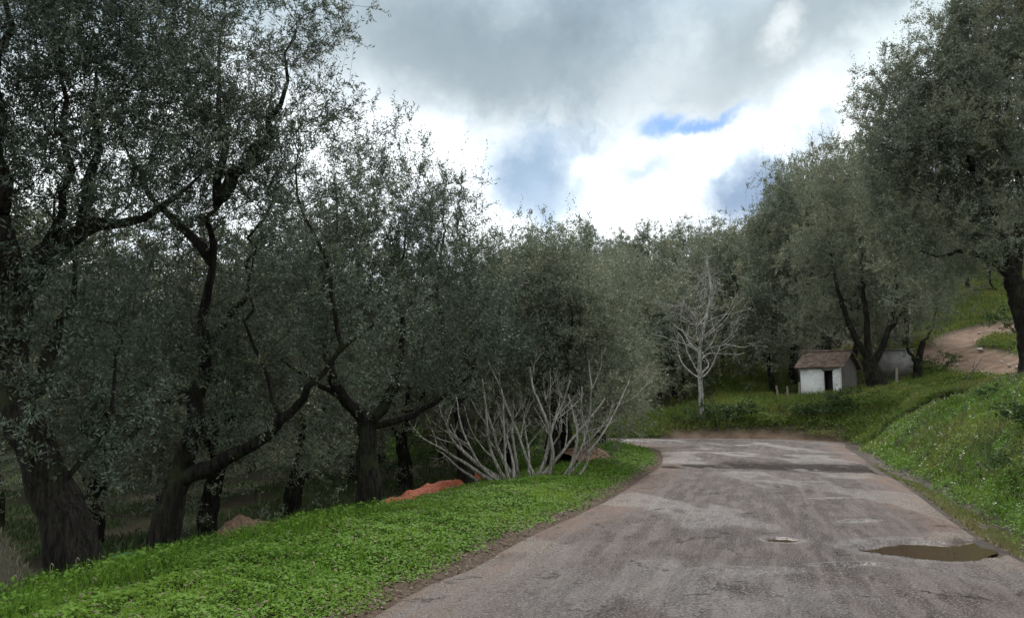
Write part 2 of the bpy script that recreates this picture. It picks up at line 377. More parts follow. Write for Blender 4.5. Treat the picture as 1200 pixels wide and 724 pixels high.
def roadz(x, y, U):
    z = .012 * vnoise(x, y, 2.4) * 2 + .007 * vnoise(x, y, .5) * 2 + .010 * vnoise(x, y, .14, 2) * sstep(-.15, .2, vnoise(x, y, 1.3)) + .004 * vnoise(x, y, .09, 1)
    for c, rx, ry, rot, dp in HOLE:
        e = ell(x, y, c, rx, ry, rot); z = z - dp * (1 - sstep(.75, 1.08, e))
    yb = 22.4 - .10 * (x - 6) + 1.8 * vnoise(x, y * 0 + 3, 1.6) + .8 * vnoise(x, y, .4)
    band = np.exp(-((y - yb) / (.8 + 1.2 * sstep(5.2, 7.2, x))) ** 4) * sstep(-.10, .02, vnoise(x, y * .35, .22) + .05 + .25 * sstep(5.5, 7.5, x)) * sstep(-.12, .05, vnoise(x * .6, y * .5, .5) + .06 + .20 * sstep(5.2, 7.2, x))
    yb2 = 32.5 + .05 * (x - 8) + .5 * vnoise(x, y * .3, 1.5); band2 = .6 * np.exp(-((y - yb2) / .7) ** 2) * (x < 9.5)
    band = np.maximum(band, band2); rub = vnoise(x, y, .22) * .05
    z = z - band * (.04 + rub * 1.6)
    z = z - .035 * sstep(.93, 1., U) - .01 * sstep(.04, 0., U)
    z = z - .5 * sstep(3, -8, x) * (y > 33)
    return z, band
RZ, BAND = roadz(RX, RY, u[None] + 0 * RX)
RZ = RZ - .16 * ((u < .001) | (u > .999))[None]
# fine broken cracks are real grooves
mud = np.zeros_like(RZ)
mud = np.maximum(mud, (1 - sstep(.02, .22, u[None] + .12 * vnoise(RX, RY, .6))) * .8)
mud = np.maximum(mud, sstep(.80, 1., u[None] + .2 * vnoise(RX, RY, .8)))
wetm = sstep(.02, .22, vnoise(RX, RY * .45, 1.1) + .05) * .7
for c, rx, ry, rot, dp in HOLE: wetm = np.maximum(wetm, 1 - sstep(.9, 2.0, ell(RX, RY, c, rx, ry, rot)))
m, t = mat_new('road_asphalt')
pos = t.n('ShaderNodeNewGeometry').outputs['Position']
mp = t.n('ShaderNodeMapping', {0: pos, 2: (0, 0, R(-16)), 3: (1, 3.3, 1)}, vector_type='TEXTURE').outputs[0]
nbig = t.noise(.9, 5, .6, mp).outputs[0]; nm = t.noise(4, 7, .72, mp).outputs[0]; ng = t.noise(48, 3, .8, pos).outputs[0]
nf = t.noise(30, 5, .75, pos).outputs[0]
mp2 = t.n('ShaderNodeMapping', {0: pos, 2: (0, 0, R(-16)), 3: (1, 14, 1)}, vector_type='TEXTURE').outputs[0]; ns = t.noise(5.5, 6, .7, mp2).outputs[0]
base = t.mix(t.mr(nbig, .36, .64), (.026, .021, .020), (.070, .057, .055))
base = t.mix(t.m('MULTIPLY', t.mr(ns, .45, .60), .65), base, (.122, .103, .100))
base = t.mix(t.m('MULTIPLY', t.mr(nm, .50, .62), .85), base, (.022, .016, .014))
base = t.mix(t.m('MULTIPLY', t.mr(nm, .46, .34), .6), base, (.135, .117, .113))
base = t.mix(t.mr(nf, .52, .60), base, (.065, .050, .045))
base = t.mix(t.m('MULTIPLY', t.mr(ng, .54, .62), .8), base, (.24, .22, .215))
vd = t.noise(2.6, 5, .7, pos).outputs['Color']
vv = t.n('ShaderNodeVectorMath', {0: vd, 'Scale': 1.1}, operation='SCALE').outputs[0]
vv = t.n('ShaderNodeVectorMath', {0: pos, 1: vv}, operation='ADD').outputs[0]
vor = t.n('ShaderNodeTexVoronoi', {'Vector': vv, 'Scale': .8}, feature='DISTANCE_TO_EDGE').outputs[0]
ck = t.m('MULTIPLY', t.mr(vor, .022, .006), t.mr(t.noise(1.7, 4, .6, pos).outputs[0], .56, .62))
base = t.mix(ck, base, (.022, .018, .016))
mudc = t.mix(t.mr(nf, .35, .65), (.09, .060, .048), (.20, .145, .115))
base = t.mix(t.m('MULTIPLY', A('mud'), t.mr(nm, .30, .60)), base, mudc)
broken = t.mix(t.mr(nf, .4, .6), (.010, .009, .009), (.065, .055, .052)); base = t.mix(t.m('MULTIPLY', A('band'), 1.0), base, broken)
wetf = t.m('MULTIPLY', A('wet'), t.mr(nf, .30, .62))
base = t.mix(t.m('MULTIPLY', wetf, .55), base, t.mix(1.0, base, (.45, .43, .42), 'MULTIPLY'))
rough = t.mr(t.m('ADD', t.m('MULTIPLY', wetf, .8), t.m('MULTIPLY', nm, .35)), .05, .95, .80, .18)
h = t.m('ADD', t.m('ADD', t.m('MULTIPLY', ng, .5), nf), t.m('MULTIPLY', ck, -2.0))
bm = t.n('ShaderNodeBump', {'Strength': 1.0, 'Distance': .02, 'Height': h})
rough = t.m('MAXIMUM', rough, t.m('MULTIPLY', A('band'), .85))
finish(t, base, rough, bm.outputs[0], t.m('MULTIPLY', t.m('ADD', .07, t.m('MULTIPLY', t.mr(wetf, .2, .65), .26)), t.m('SUBTRACT', 1.0, t.m('MULTIPLY', A('band'), .8))))
V = np.stack([RX, RY, RZ], -1).reshape(-1, 3)
r = mesh_obj('road', V, grid_faces(len(Lr), NC), m, smooth=True, attrs=dict(mud=mud.ravel(), wet=wetm.ravel(), band=BAND.ravel()))
tag(r, kind='structure')

# muddy water lying in the hollows and in the roadside ditch
m, t = mat_new('muddy_water')
pos = t.n('ShaderNodeNewGeometry').outputs['Position']
nn = t.noise(3, 3, .5, pos).outputs[0]
bm = t.n('ShaderNodeBump', {'Strength': .08, 'Distance': .01, 'Height': t.noise(9, 2, .5, pos).outputs[0]})
finish(t, t.mix(nn, (.040, .027, .018), (.070, .049, .033)), .03, bm.outputs[0], .5)
M_WATER = m
def puddle(c, rx, ry, rot, z, label, n=48):
    a = np.linspace(0, 2 * math.pi, n, endpoint=False); rr = 1 + .12 * np.sin(3 * a + rx * 9) + .07 * np.sin(5 * a + ry * 30)
    x = np.cos(a) * rx * rr; y = np.sin(a) * ry * rr; X = x * math.cos(rot) - y * math.sin(rot); Y = x * math.sin(rot) + y * math.cos(rot)
    me = bpy.data.meshes.new('puddle'); me.from_pydata([(0, 0, 0)] + list(zip(X, Y, X * 0)), [], [(0, i + 1, (i + 1) % n + 1) for i in range(n)])
    me.materials.append(M_WATER); o = bpy.data.objects.new('puddle', me); C.objects.link(o); o.location = (c[0], c[1], z)
    return tag(o, label, 'puddle', 'muddy puddles on the road')
for k, (zz, lab) in {0: (-.037, 'large brown muddy puddle filling the pothole near the right road edge'), 2: (-.016, 'small narrow muddy puddle in a pothole in mid road')}.items():
    c, rx, ry, rot, dp = HOLE[k]; puddle(c, rx * 1.06, ry * 1.08, rot, zz, lab)
# ditch water ribbon
k0 = REs[(REs[:, 1] > 6) & (REs[:, 1] < 24)]
tn = np.gradient(k0, axis=0); tn /= np.linalg.norm(tn, axis=1)[:, None]; nr_ = np.c_[tn[:, 1], -tn[:, 0]]
cols = np.linspace(-.95, .62, 8); wd = (1.0 + .35 * vnoise(k0[:, 1], k0[:, 1] * 0, 1.5) * 2) * np.interp(k0[:, 1], [6, 9, 13, 20, 24], [1.1, 1.0, .8, .6, .2])
P = k0[:, None] + nr_[:, None] * cols[None, :, None] * wd[:, None, None]
o = mesh_obj('ditch_water', np.concatenate([P, np.full(P.shape[:2] + (1,), -.066)], -1).reshape(-1, 3), grid_faces(len(k0), 8), M_WATER)
tag(o, 'brown rain water standing in the roadside ditch below the right bank', 'water', kind='structure')

# ------------------------------------------------------------------ low vegetation (nobody could count it)
def blades(P, N, h, wdt, lean, rnd):
    """upright tapering blades: 4 verts each"""
    a = RNG.random(N) * 2 * math.pi; dx, dy = np.cos(a), np.sin(a)
    b = RNG.random(N) * 2 * math.pi; lx, ly = np.cos(b) * lean, np.sin(b) * lean
    s = np.c_[dx, dy, 0 * dx] * (wdt / 2)[:, None]; tip = P + np.c_[lx * h, ly * h, h * np.sqrt(np.maximum(.05, 1 - lean ** 2))]
    mid = P + (tip - P) * .55 + np.c_[-lx * h * .15, -ly * h * .15, h * .08]
    V = np.stack([P, mid + s, tip, mid - s], 1).reshape(-1, 3)
    return V, np.arange(4 * N).reshape(N, 4), rnd
def flatleaves(P, N, size, tilt, aspect=.75):
    a = RNG.random(N) * 2 * math.pi; d = np.c_[np.cos(a), np.sin(a), (RNG.random(N) - .35) * tilt]
    d /= np.linalg.norm(d, axis=1)[:, None]; up = np.c_[(RNG.random((N, 2)) - .5) * tilt * 1.4, np.ones(N)]
    s = np.cross(d, up); s /= np.linalg.norm(s, axis=1)[:, None]
    L = size[:, None]; V = np.stack([P, P + d * L * .55 - s * L * aspect / 2, P + d * L, P + d * L * .55 + s * L * aspect / 2], 1).reshape(-1, 3)
    return V, np.arange(4 * N).reshape(N, 4)
def scatter(x0, x1, y0, y1, dens, maskf):
    n = int((x1 - x0) * (y1 - y0) * dens); x = RNG.uniform(x0, x1, n); y = RNG.uniform(y0, y1, n)
    # skip what the camera side never sees
    k = (np.abs(x) < y * .78 + 3); x, y = x[k], y[k]
    z, dl, dr, ins, left = terrain(x, y, True); td = trackd(x, y)
    k = (~ins) & (RNG.random(len(x)) < maskf(x, y, dl, dr, left, td)); return np.c_[x, y, z][k]
def stuff_mesh(name, parts, mat, label):
    V = np.vstack([p[0] for p in parts]); n = 0; Fs = []; rn = []
    for p in parts: Fs.append(p[1] + n); n += len(p[0]); rn.append(p[2])
    o = mesh_obj(name, V, np.vstack(Fs), mat, rnd=np.concatenate(rn)); tag(o, label, kind='stuff'); return o

def verge_mask(x, y, dl, dr, left, td):
    return left * (.25 + .75 * sstep(-.36, -.24, vnoise(x, y, .45))) * sstep(.10, .45, dl + .35 * vnoise(x, y, .5)) * (1 - sstep(3.6, 6.5, dl + 1.2 * vnoise(x, y, 1.5))) 
parts = []
for (x0, x1, y0, y1, d, sz) in [(-8, 1.5, 3.5, 9, 4600, .033), (-7, 4, 9, 14, 3200, .038), (-6, 5, 14, 22, 1800, .040), (-6, 6.5, 22, 40, 800, .06)]:
    P = scatter(x0, x1, y0, y1, d, verge_mask); N = len(P)
    hgt = (.035 + .24 * np.maximum(0, vnoise(P[:, 0], P[:, 1], .35) + .2)) * sstep(.2, 1.3, pdist(P[:, 0], P[:, 1], LEs[::7]))
    q = P.copy(); q[:, 2] += hgt * RNG.random(N) ** .5
    V, F = flatleaves(q, N, sz * RNG.uniform(.6, 1.5, N), .9)
    parts.append((V, F, np.clip(RNG.random(N) * .55 + (hgt - .05) * 2.6 + vnoise(P[:, 0], P[:, 1], .8) * .8 + .05, 0, 1)))
    k = RNG.random(N) < .03 + .14 * (vnoise(P[:, 0] + 30, P[:, 1], .6) > .12); G = P[k]; n = len(G)
    parts.append(blades(G, n, RNG.uniform(.07, .21, n), np.full(n, sz * .22), RNG.uniform(.1, .6, n), RNG.random(n)))
P = scatter(-9, 4, 5, 12.5, 520, lambda x, y, dl, dr, left, td: left * sstep(2.0, 2.7, dl) * (1 - sstep(3.6, 5.0, dl)) * (vnoise(x, y, .7) > -.12)); n = len(P)
parts.append(blades(P, n, RNG.uniform(.10, .34, n), np.full(n, .012), RNG.uniform(.1, .7, n), RNG.random(n) * .8))
q = P.copy(); q[:, 2] += RNG.uniform(.03, .26, n); V, F = flatleaves(q, n, RNG.uniform(.03, .07, n), 1.2, .6); parts.append((V, F, RNG.random(n) * .8))
P = scatter(-12, 9, 40.5, 54, 520, lambda x, y, dl, dr, left, td: (~left) * sstep(.3, .8, dr) * (x < 6.5 + .8 * vnoise(x, y, 1.5)) * (vnoise(x, y, 3) > -.3)); N = len(P); q = P.copy(); q[:, 2] += .10 * RNG.random(N)
V, F = flatleaves(q, N, .10 * RNG.uniform(.6, 1.5, N), .9); parts.append((V, F, np.clip(RNG.random(N) * .6 + vnoise(P[:, 0], P[:, 1], 1.5) * .8 + .2, 0, 1)))
stuff_mesh('verge_grass', parts, M_CLOVER, 'lush bright green clover and grass covering the left verge')

def bank_mask(x, y, dl, dr, left, td):
    return (~left) * (y < 38) * sstep(.35, .85, dr + .6 * vnoise(x, y, .9)) * (1 - sstep(20, 24, dr)) * sstep(-.2, .6, td)
parts = []; parts2 = []
for (x0, x1, y0, y1, d, sz) in [(6, 18, 6, 15, 2300, .042), (7, 24, 15, 24, 1200, .055), (10, 34, 24, 39, 600, .08)]:
    P = scatter(x0, x1, y0, y1, d, bank_mask); N = len(P)
    cl = np.maximum(0, vnoise(P[:, 0], P[:, 1], .55) + .16)
    hgt = .04 + .7 * cl
    q = P.copy(); q[:, 2] += hgt * RNG.random(N) ** .6
    V, F = flatleaves(q, N, sz * RNG.uniform(.5, 1.5, N), 1.4, .55)
    sh = np.clip(RNG.random(N) * .55 + cl * .5 + vnoise(P[:, 0], P[:, 1], 1.3) * 1.0 + .14, 0, 1)
    parts.append((V, F, sh))
    k = RNG.random(N) < .16; G = P[k]; n = len(G)
    parts.append(blades(G, n, RNG.uniform(.10, .42, n), np.full(n, sz * .25), RNG.uniform(.2, .8, n), RNG.random(n)))
stuff_mesh('bank_weeds', parts, leaf_mat('bank_leaf', (.032, .085, .010), (.15, .27, .025), (.12, .21, .04), .32, .6, warm=(.21, .23, .045), spec=.15), 'rank green weeds and grass on the right roadside bank')

def mound_mask(x, y, dl, dr, left, td):
    return (y > 33) * ((~left) | (y > 42)) * sstep(.2, 1.0, dr + .5 * vnoise(x, y, .9)) * sstep(-.2, .8, td) * (np.hypot(x - 17.6, y - 49.6) > 1.9) * np.where((y > 47.5) & (np.abs(x - .30 * y) > 2.6) & (x < 24), .12, 1)
parts = []
P = scatter(2, 32, 34, 56, 280, mound_mask); N = len(P); cl = np.maximum(0, vnoise(P[:, 0], P[:, 1], 1.2) + .2)
q = P.copy(); q[:, 2] += (.08 + .9 * cl) * RNG.random(N) ** .6 * np.where(P[:, 1] > 43, .6, 1)
V, F = flatleaves(q, N, .14 * RNG.uniform(.5, 1.4, N), 1.4, .5)
parts.append((V, F, np.clip(RNG.random(N) * .6 + vnoise(P[:, 0], P[:, 1], 2.2) * 1.2 + .15, 0, 1)))
k = RNG.random(N) < .5; G = P[k]; n = len(G)
parts.append(blades(G, n, RNG.uniform(.15, .55, n), np.full(n, .025), RNG.uniform(.2, .7, n), RNG.random(n)))
P = scatter(2, 70, 54, 95, 60, lambda x, y, dl, dr, left, td: sstep(-.2, .8, td) * ((vnoise(x, y, 5) > .12) | (x > .5 * y) | (np.abs(x - .30 * y) < 3))); n = len(P)
parts.append(blades(P, n, RNG.uniform(.15, .45, n), np.full(n, .06), RNG.uniform(.2, .7, n), RNG.random(n)))
stuff_mesh('hillside_weeds', parts, M_WEED, 'yellow-green weeds and grass covering the mound and hillside beyond the bend')

parts = []
P = scatter(-34, 5, 8, 44, 90, lambda x, y, dl, dr, left, td: left * sstep(3.5, 6, dl) * (vnoise(x, y, 2.5) > -.08)); n = len(P)
parts.append(blades(P, n, RNG.uniform(.06, .26, n), np.full(n, .03), RNG.uniform(.2, .8, n), RNG.random(n)))
P = scatter(-8, 8, 34, 54, 260, lambda x, y, dl, dr, left, td: (left & (dl > .4)) | ((~left) & (dr > .5)) * (x < 3)); n = len(P)
parts.append(blades(P, n, RNG.uniform(.08, .25, n), np.full(n, .04), RNG.uniform(.2, .8, n), RNG.random(n) * .5 + .5))
stuff_mesh('grove_grass', parts, M_SHADEGRASS, 'thin shaded grass on the floor of the olive grove')

# dry dark brush and mud-caked stalks along the foot of the right bank
parts = []
P = scatter(5, 14, 6, 27, 420, lambda x, y, dl, dr, left, td: (~left) * sstep(.75, 1.2, dr) * (1 - sstep(1.5, 2.4, dr)) * (vnoise(x, y, .5) > -.12)); n = len(P)
parts.append(blades(P, n, RNG.uniform(.06, .30, n), RNG.uniform(.006, .02, n), RNG.uniform(.4, .95, n), RNG.random(n) ** 2))
P = scatter(6, 24, 6, 37, 70, lambda x, y, dl, dr, left, td: (~left) * (dr > 1) * (vnoise(x, y, .9) > -.02)); n = len(P)
parts.append(blades(P, n, RNG.uniform(.15, .60, n), RNG.uniform(.006, .016, n), RNG.uniform(.1, .9, n), RNG.random(n)))
stuff_mesh('dead_stalks', parts, leaf_mat('dead_stalk', (.035, .026, .02), (.19, .16, .11), (.12, .1, .07), .05, .8), 'brown dead stalks and litter along the foot of the right bank')

# fallen leaves and grit on the road and its edges
parts = []
n = 9000; y = 5 + 17 * RNG.random(n) ** 1.5; x = RNG.uniform(-3, 12, n); _, dl, dr, ins, left = terrain(x, y, True)
U_ = dl / (dl + dr + 1e-6); k = ins & (RNG.random(n) < .06 + np.exp(-dl / .45) + .8 * np.exp(-dr / .5) + .8 * (vnoise(x, y, .8) > .2)); x, y, U_ = x[k], y[k], U_[k]; z, _b = roadz(x, y, U_)
n = len(x); V, F = flatleaves(np.c_[x, y, z + .006], n, RNG.uniform(.008, .035, n), .5, .5); parts.append((V, F, RNG.random(n)))
P = scatter(-6, 12, 5, 24, 260, lambda x, y, dl, dr, left, td: (np.minimum(dl, dr) < .6) * 1.); n = len(P); V, F = flatleaves(P + [0, 0, .012], n, RNG.uniform(.01, .05, n), 1.2, .5); parts.append((V, F, RNG.random(n)))
P = scatter(-6, 5, 5, 26, 45, lambda x, y, dl, dr, left, td: left * (dl < 3.5)); n = len(P); V, F = flatleaves(P + np.c_[np.zeros((n, 2)), RNG.uniform(.06, .17, n)], n, RNG.uniform(.03, .07, n), 1.2, .3); parts.append((V, F, RNG.random(n)))
stuff_mesh('leaf_litter', parts, leaf_mat('litter', (.02, .014, .010), (.20, .15, .095), (.14, .11, .07), .05, .8), 'fallen leaves, grit and crumbs of earth strewn along the road edges')

# white wild flowers dotted over the bank
parts = []
P = scatter(6.5, 24, 8, 34, 4, lambda x, y, dl, dr, left, td: bank_mask(x, y, dl, dr, left, td) * (vnoise(x, y, 1.5) > -.05) * .9)
for k in range(6):
    n = len(P); q = P + np.c_[RNG.normal(0, .02, (n, 2)), .30 + .10 * RNG.random(n)]
    V, F = flatleaves(q, n, RNG.uniform(.022, .04, n), .6, .8); parts.append((V, F, RNG.random(n)))
mw = leaf_mat('white_petal', (.6, .62, .52), (.8, .8, .74), (.7, .7, .6), .2, .6)
stuff_mesh('wild_flowers', parts, mw, 'tiny white wild flowers dotted over the right bank')

# ------------------------------------------------------------------ trees
def bez(p0, p1, c, n):
    s = np.linspace(0, 1, n + 1)[1:, None]; return (1 - s) ** 2 * p0 + 2 * s * (1 - s) * c + s ** 2 * p1
class Skel:
    def __init__(s): s.P = np.zeros((60000, 3)); s.par = np.full(60000, -1); s.len = np.zeros(60000); s.rmin = np.zeros(60000); s.n = 0; s.leafy = np.zeros(60000, bool)
    def add(s, p, par, rmin=0., leafy=False):
        i = s.n; s.P[i] = p; s.par[i] = par; s.rmin[i] = rmin; s.leafy[i] = leafy
        s.len[i] = 0 if par < 0 else s.len[par] + np.linalg.norm(s.P[par] - p); s.n += 1; return i
    def limb(s, pts, r0, r1, rng, wob=.055):
        pts = [np.asarray(p, float) for p in pts]
        Q = smooth_poly(pts, max(4, int(sum(np.linalg.norm(b - a) for a, b in zip(pts, pts[1:])) / .22)))
        if s.n == 0: last = s.add(Q[0], -1, r0)
        else: last = int(np.argmin(((s.P[:s.n] - Q[0]) ** 2).sum(1)))
        for k in range(1, len(Q)):
            f = k / (len(Q) - 1); rr_ = (r0 * (1 - f) + r1 * f) * (1. if r1 > .10 else 1 - .72 * f ** 2); last = s.add(Q[k] + rng.normal(0, wob, 3) * min(1, 3 * f) * min(1., .07 / rr_) ** 1.3, last, rr_, leafy=(rr_ < .016))
        return last
    def reach(s, A, rng, step=.32, kpath=.22, sag=0.):
        base = s.P[:s.n].copy(); d = np.array([((base - a) ** 2).sum(1).min() for a in A]); A = A[np.argsort(d)]
        for a in A:
            P = s.P[:s.n]; dv = a - P; dd = np.sqrt((dv ** 2).sum(1)); cost = dd + kpath * s.len[:s.n] + .35 * np.maximum(0, -dv[:, 2])
            i = int(np.argmin(cost)); p = s.P[i]; dist = dd[i]
            if dist < .08: s.leafy[i] = True; continue
            par = s.par[i]; dr = (p - s.P[par]) if par >= 0 else np.array([0, 0, 1.]); dr = dr / (np.linalg.norm(dr) + 1e-9)
            c = p + dr * dist * .35 + np.array([0, 0, dist * .12 - sag * dist]) + rng.normal(0, .06 * dist, 3)
            n = max(1, int(math.ceil(dist / step)))
            for kk, qv in enumerate(bez(p, a, c, n)):
                i = s.add(qv + rng.normal(0, .015, 3), i, 0., leafy=(kk >= n * .35))
            s.leafy[i] = True
    def radii(s, tip=.0028, e=2.25):
        n = s.n; acc = np.zeros(n); R_ = np.zeros(n); par = s.par
        for i in range(n - 1, -1, -1):
            r = max(tip, acc[i] ** (1 / e)) if acc[i] > 0 else tip
            r = max(r, s.rmin[i]) if s.rmin[i] > 0 else r
            R_[i] = r
            if par[i] >= 0: acc[par[i]] += (r ** e if s.rmin[i] <= 0 else min(r, .05) ** e)
        lim = s.rmin[:n] > 0
        R_[lim] = s.rmin[:n][lim]
        return R_
    def tubes(s, R_, minr=0., rng=None, flare=0.):
        n = s.n; kids = [[] for _ in range(n)]
        for i in range(1, n): kids[s.par[i]].append(i)
        out = []; stack = [(0, -1)]
        while stack:
            st, fr = stack.pop(); ch = [fr, st] if fr >= 0 else [st]; cur = st
            while kids[cur]:
                ks = sorted(kids[cur], key=lambda c: -R_[c]); 
                for c in ks[1:]: stack.append((c, cur))
                cur = ks[0]; ch.append(cur)
            if len(ch) < 2: continue
            rr = R_[ch].copy()
            if fr >= 0: rr[0] = min(rr[0], rr[1] * 1.15)
            if rr.max() < minr: continue
            out.append(tube(s.P[ch], rr, 12 if rr.max() > .12 else 6 if rr.max() > .03 else 4 if rr.max() > .012 else 3, flare if fr < 0 else 0, gnarl=.14 if rr.max() > .1 else 0))
        return join(out)
def tube(P, r, sides=6, flare=0., gnarl=0.):
    P = np.asarray(P, float); n = len(P)
    if gnarl:
        k = 3; T = np.linspace(0, n - 1, (n - 1) * k + 1); P2 = np.c_[[np.interp(T, np.arange(n), P[:, j]) for j in range(3)]].T; r = np.interp(T, np.arange(n), r); P = P2; n = len(P); sides = 22
    T = np.gradient(P, axis=0); T /= np.linalg.norm(T, axis=1)[:, None] + 1e-9
    ref = np.array([.31, .92, .2]) if abs(T[0, 1]) < .8 else np.array([1., .1, .1])
    U = np.cross(T, ref); U /= np.linalg.norm(U, axis=1)[:, None] + 1e-9; Wv = np.cross(T, U)
    a = np.linspace(0, 2 * math.pi, sides, endpoint=False); rr = np.repeat(np.asarray(r)[:, None], sides, 1)
    if flare: rr = rr * (1 + flare * np.exp(-np.arange(n)[:, None] / (2.5 * (3 if gnarl else 1))) * (1 + .5 * np.sin(3 * a + 1)[None] + .3 * np.sin(5 * a)[None]))
    D = U[:, None] * np.cos(a)[None, :, None] + Wv[:, None] * np.sin(a)[None, :, None]
    V = P[:, None] + D * rr[:, :, None]
    if gnarl:
        fl = V.reshape(-1, 3); nz = vnoise3(fl * np.array([1, 1, .45]), .16) + .6 * vnoise3(fl * np.array([1, 1, .6]) + 9, .07); V = V + D * (rr * gnarl * 2.2 * nz.reshape(n, sides))[:, :, None]
    V = V.reshape(-1, 3)
    i = np.arange(n - 1)[:, None] * sides; j = np.arange(sides)[None]; jn = (j + 1) % sides
    F = np.stack([i + j, i + jn, i + sides + jn, i + sides + j], -1).reshape(-1, 4); return V, F

def crown_points(ells, rng, clumps_per_m3, per_clump, sig=.42):
    out = []
    for (c, r) in ells:
        c = np.asarray(c, float); r = np.asarray(r, float); vol = 4.19 * r.prod(); n = max(4, int(vol * clumps_per_m3))
        d = rng.normal(size=(n, 3)); d /= np.linalg.norm(d, axis=1)[:, None]; q = c + d * r * (rng.random(n)[:, None] ** (1 / 2.6))
        k = max(1, per_clump); pts = np.repeat(q, k, 0) + rng.normal(0, sig, (n * k, 3)) * np.array([1, 1, 1.15]); out.append(pts)
    return np.vstack(out)

def leaves(s, rng, shoots, n_leaf, L, leaf, R_, spread=1., upb=.35, wood=False, tall=.04, droop=0.):
    idx = np.nonzero(s.leafy[:s.n] & (R_ < .016))[0]; par = s.par[idx]; bd = s.P[idx] - s.P[np.maximum(par, 0)]; bd /= np.linalg.norm(bd, axis=1)[:, None] + 1e-9
    idx = np.repeat(idx, shoots); bd = np.repeat(bd, shoots, 0); N = len(idx)
    r = rng.normal(size=(N, 3)); d = .45 * bd + .62 * spread * r + np.array([0, 0, upb]); d /= np.linalg.norm(d, axis=1)[:, None]
    Ls = L * rng.uniform(.6, 1.3, N); t_ = rng.random(N) < tall; d[t_] = d[t_] * .25 + np.array([0, 0, 1.]) ; Ls[t_] *= 2.4
    o = s.P[idx] + rng.normal(0, .02, (N, 3)); k = n_leaf
    f = (np.arange(k) + .6) / k
    pos = o[:, None] + d[:, None] * (Ls[:, None] * f[None])[:, :, None]; pos[:, :, 2] -= (droop * Ls[:, None] * f[None] ** 2)
    pos = pos.reshape(-1, 3); dd = np.repeat(d, k, 0); n = len(pos)
    side = rng.normal(size=(n, 3)); side -= (side * dd).sum(1)[:, None] * dd; side /= np.linalg.norm(side, axis=1)[:, None] + 1e-9
    ld = dd * .55 + side * .85; ld /= np.linalg.norm(ld, axis=1)[:, None]
    nv = np.cross(ld, rng.normal(size=(n, 3))) + np.array([0, 0, .0]); nv /= np.linalg.norm(nv, axis=1)[:, None] + 1e-9
    flip = (nv[:, 2] < 0) & (rng.random(n) < .6); sv_ = np.cross(nv, ld); sv_[flip] *= -1
    ll = leaf[0] * rng.uniform(.6, 1.25, n)[:, None]; lw = leaf[1] * rng.uniform(.75, 1.25, n)[:, None]
    V = np.stack([pos, pos + ld * ll * .5 - sv_ * lw * .5, pos + ld * ll, pos + ld * ll * .5 + sv_ * lw * .5], 1).reshape(-1, 3)
    rn = np.clip(rng.random(n) * .6 + .9 * vnoise3(pos, .9) + .7 * vnoise3(pos + 7, 2.0) + .2, 0, 1)
    tw = None
    if wood:
        w_ = .0022; e = o + d * Ls[:, None]; u_ = np.cross(d, [.2, .3, .9]); u_ /= np.linalg.norm(u_, axis=1)[:, None] + 1e-9; v_ = np.cross(d, u_)
        A_ = [u_ * w_, (-.5 * u_ + .87 * v_) * w_, (-.5 * u_ - .87 * v_) * w_]
        TV = np.stack([o + a for a in A_] + [e + a * .5 for a in A_], 1).reshape(-1, 3); b = np.arange(N)[:, None] * 6
        TF = np.concatenate([b + np.array([[0, 1, 4, 3]]), b + np.array([[1, 2, 5, 4]]), b + np.array([[2, 0, 3, 5]])]); tw = (TV, TF)
    return V, np.arange(4 * n).reshape(n, 4), rn, tw
NLEAF = 0
def build_tree(name, label, cat, loc, limbs, ells, seed, dens=(1.3, 2), shoots=4, n_leaf=12, L=.30, leaf=(.055, .012), wood=False, sig=.42, group=None,
               minr=0., flare=.28, mat=None, bark=None, upb=.35, tall=.04, step=.32, droop=0., kpath=.22, hollow=None):
    """limbs: list of (points, r0, r1) relative to loc; crown: ellipsoids relative to loc"""
    global NLEAF
    rng = np.random.default_rng(seed); s = Skel()
    for pts, r0, r1 in limbs: s.limb(pts, r0, r1, rng)
    A_ = crown_points(ells, rng, dens[0], dens[1], sig); A_ = A_[A_[:, 2] > .35]
    if hollow is not None: A_ = A_[~hollow(A_)]
    s.reach(A_, rng, step, kpath)
    R_ = s.radii(); root = thing(name, label, cat, loc, 0, group)
    V, F = s.tubes(R_, minr, rng, flare)
    LV, LF, rn, tw = leaves(s, rng, shoots, n_leaf, L, leaf, R_, wood=wood, upb=upb, tall=tall, droop=droop); NLEAF += len(LF)
    if tw is not None: V, F = join([(V, F), tw])
    mesh_obj('trunk', V, F, bark or M_BARK, root, smooth=True)
    mesh_obj('crown', LV, LF, mat or M_OLIVE, root, rnd=rn)
    return root
def rel(pts, base, Y=None):
    """(px, py, depth) triples to offsets from base"""
    return [tuple(at(*p) - base) for p in pts]

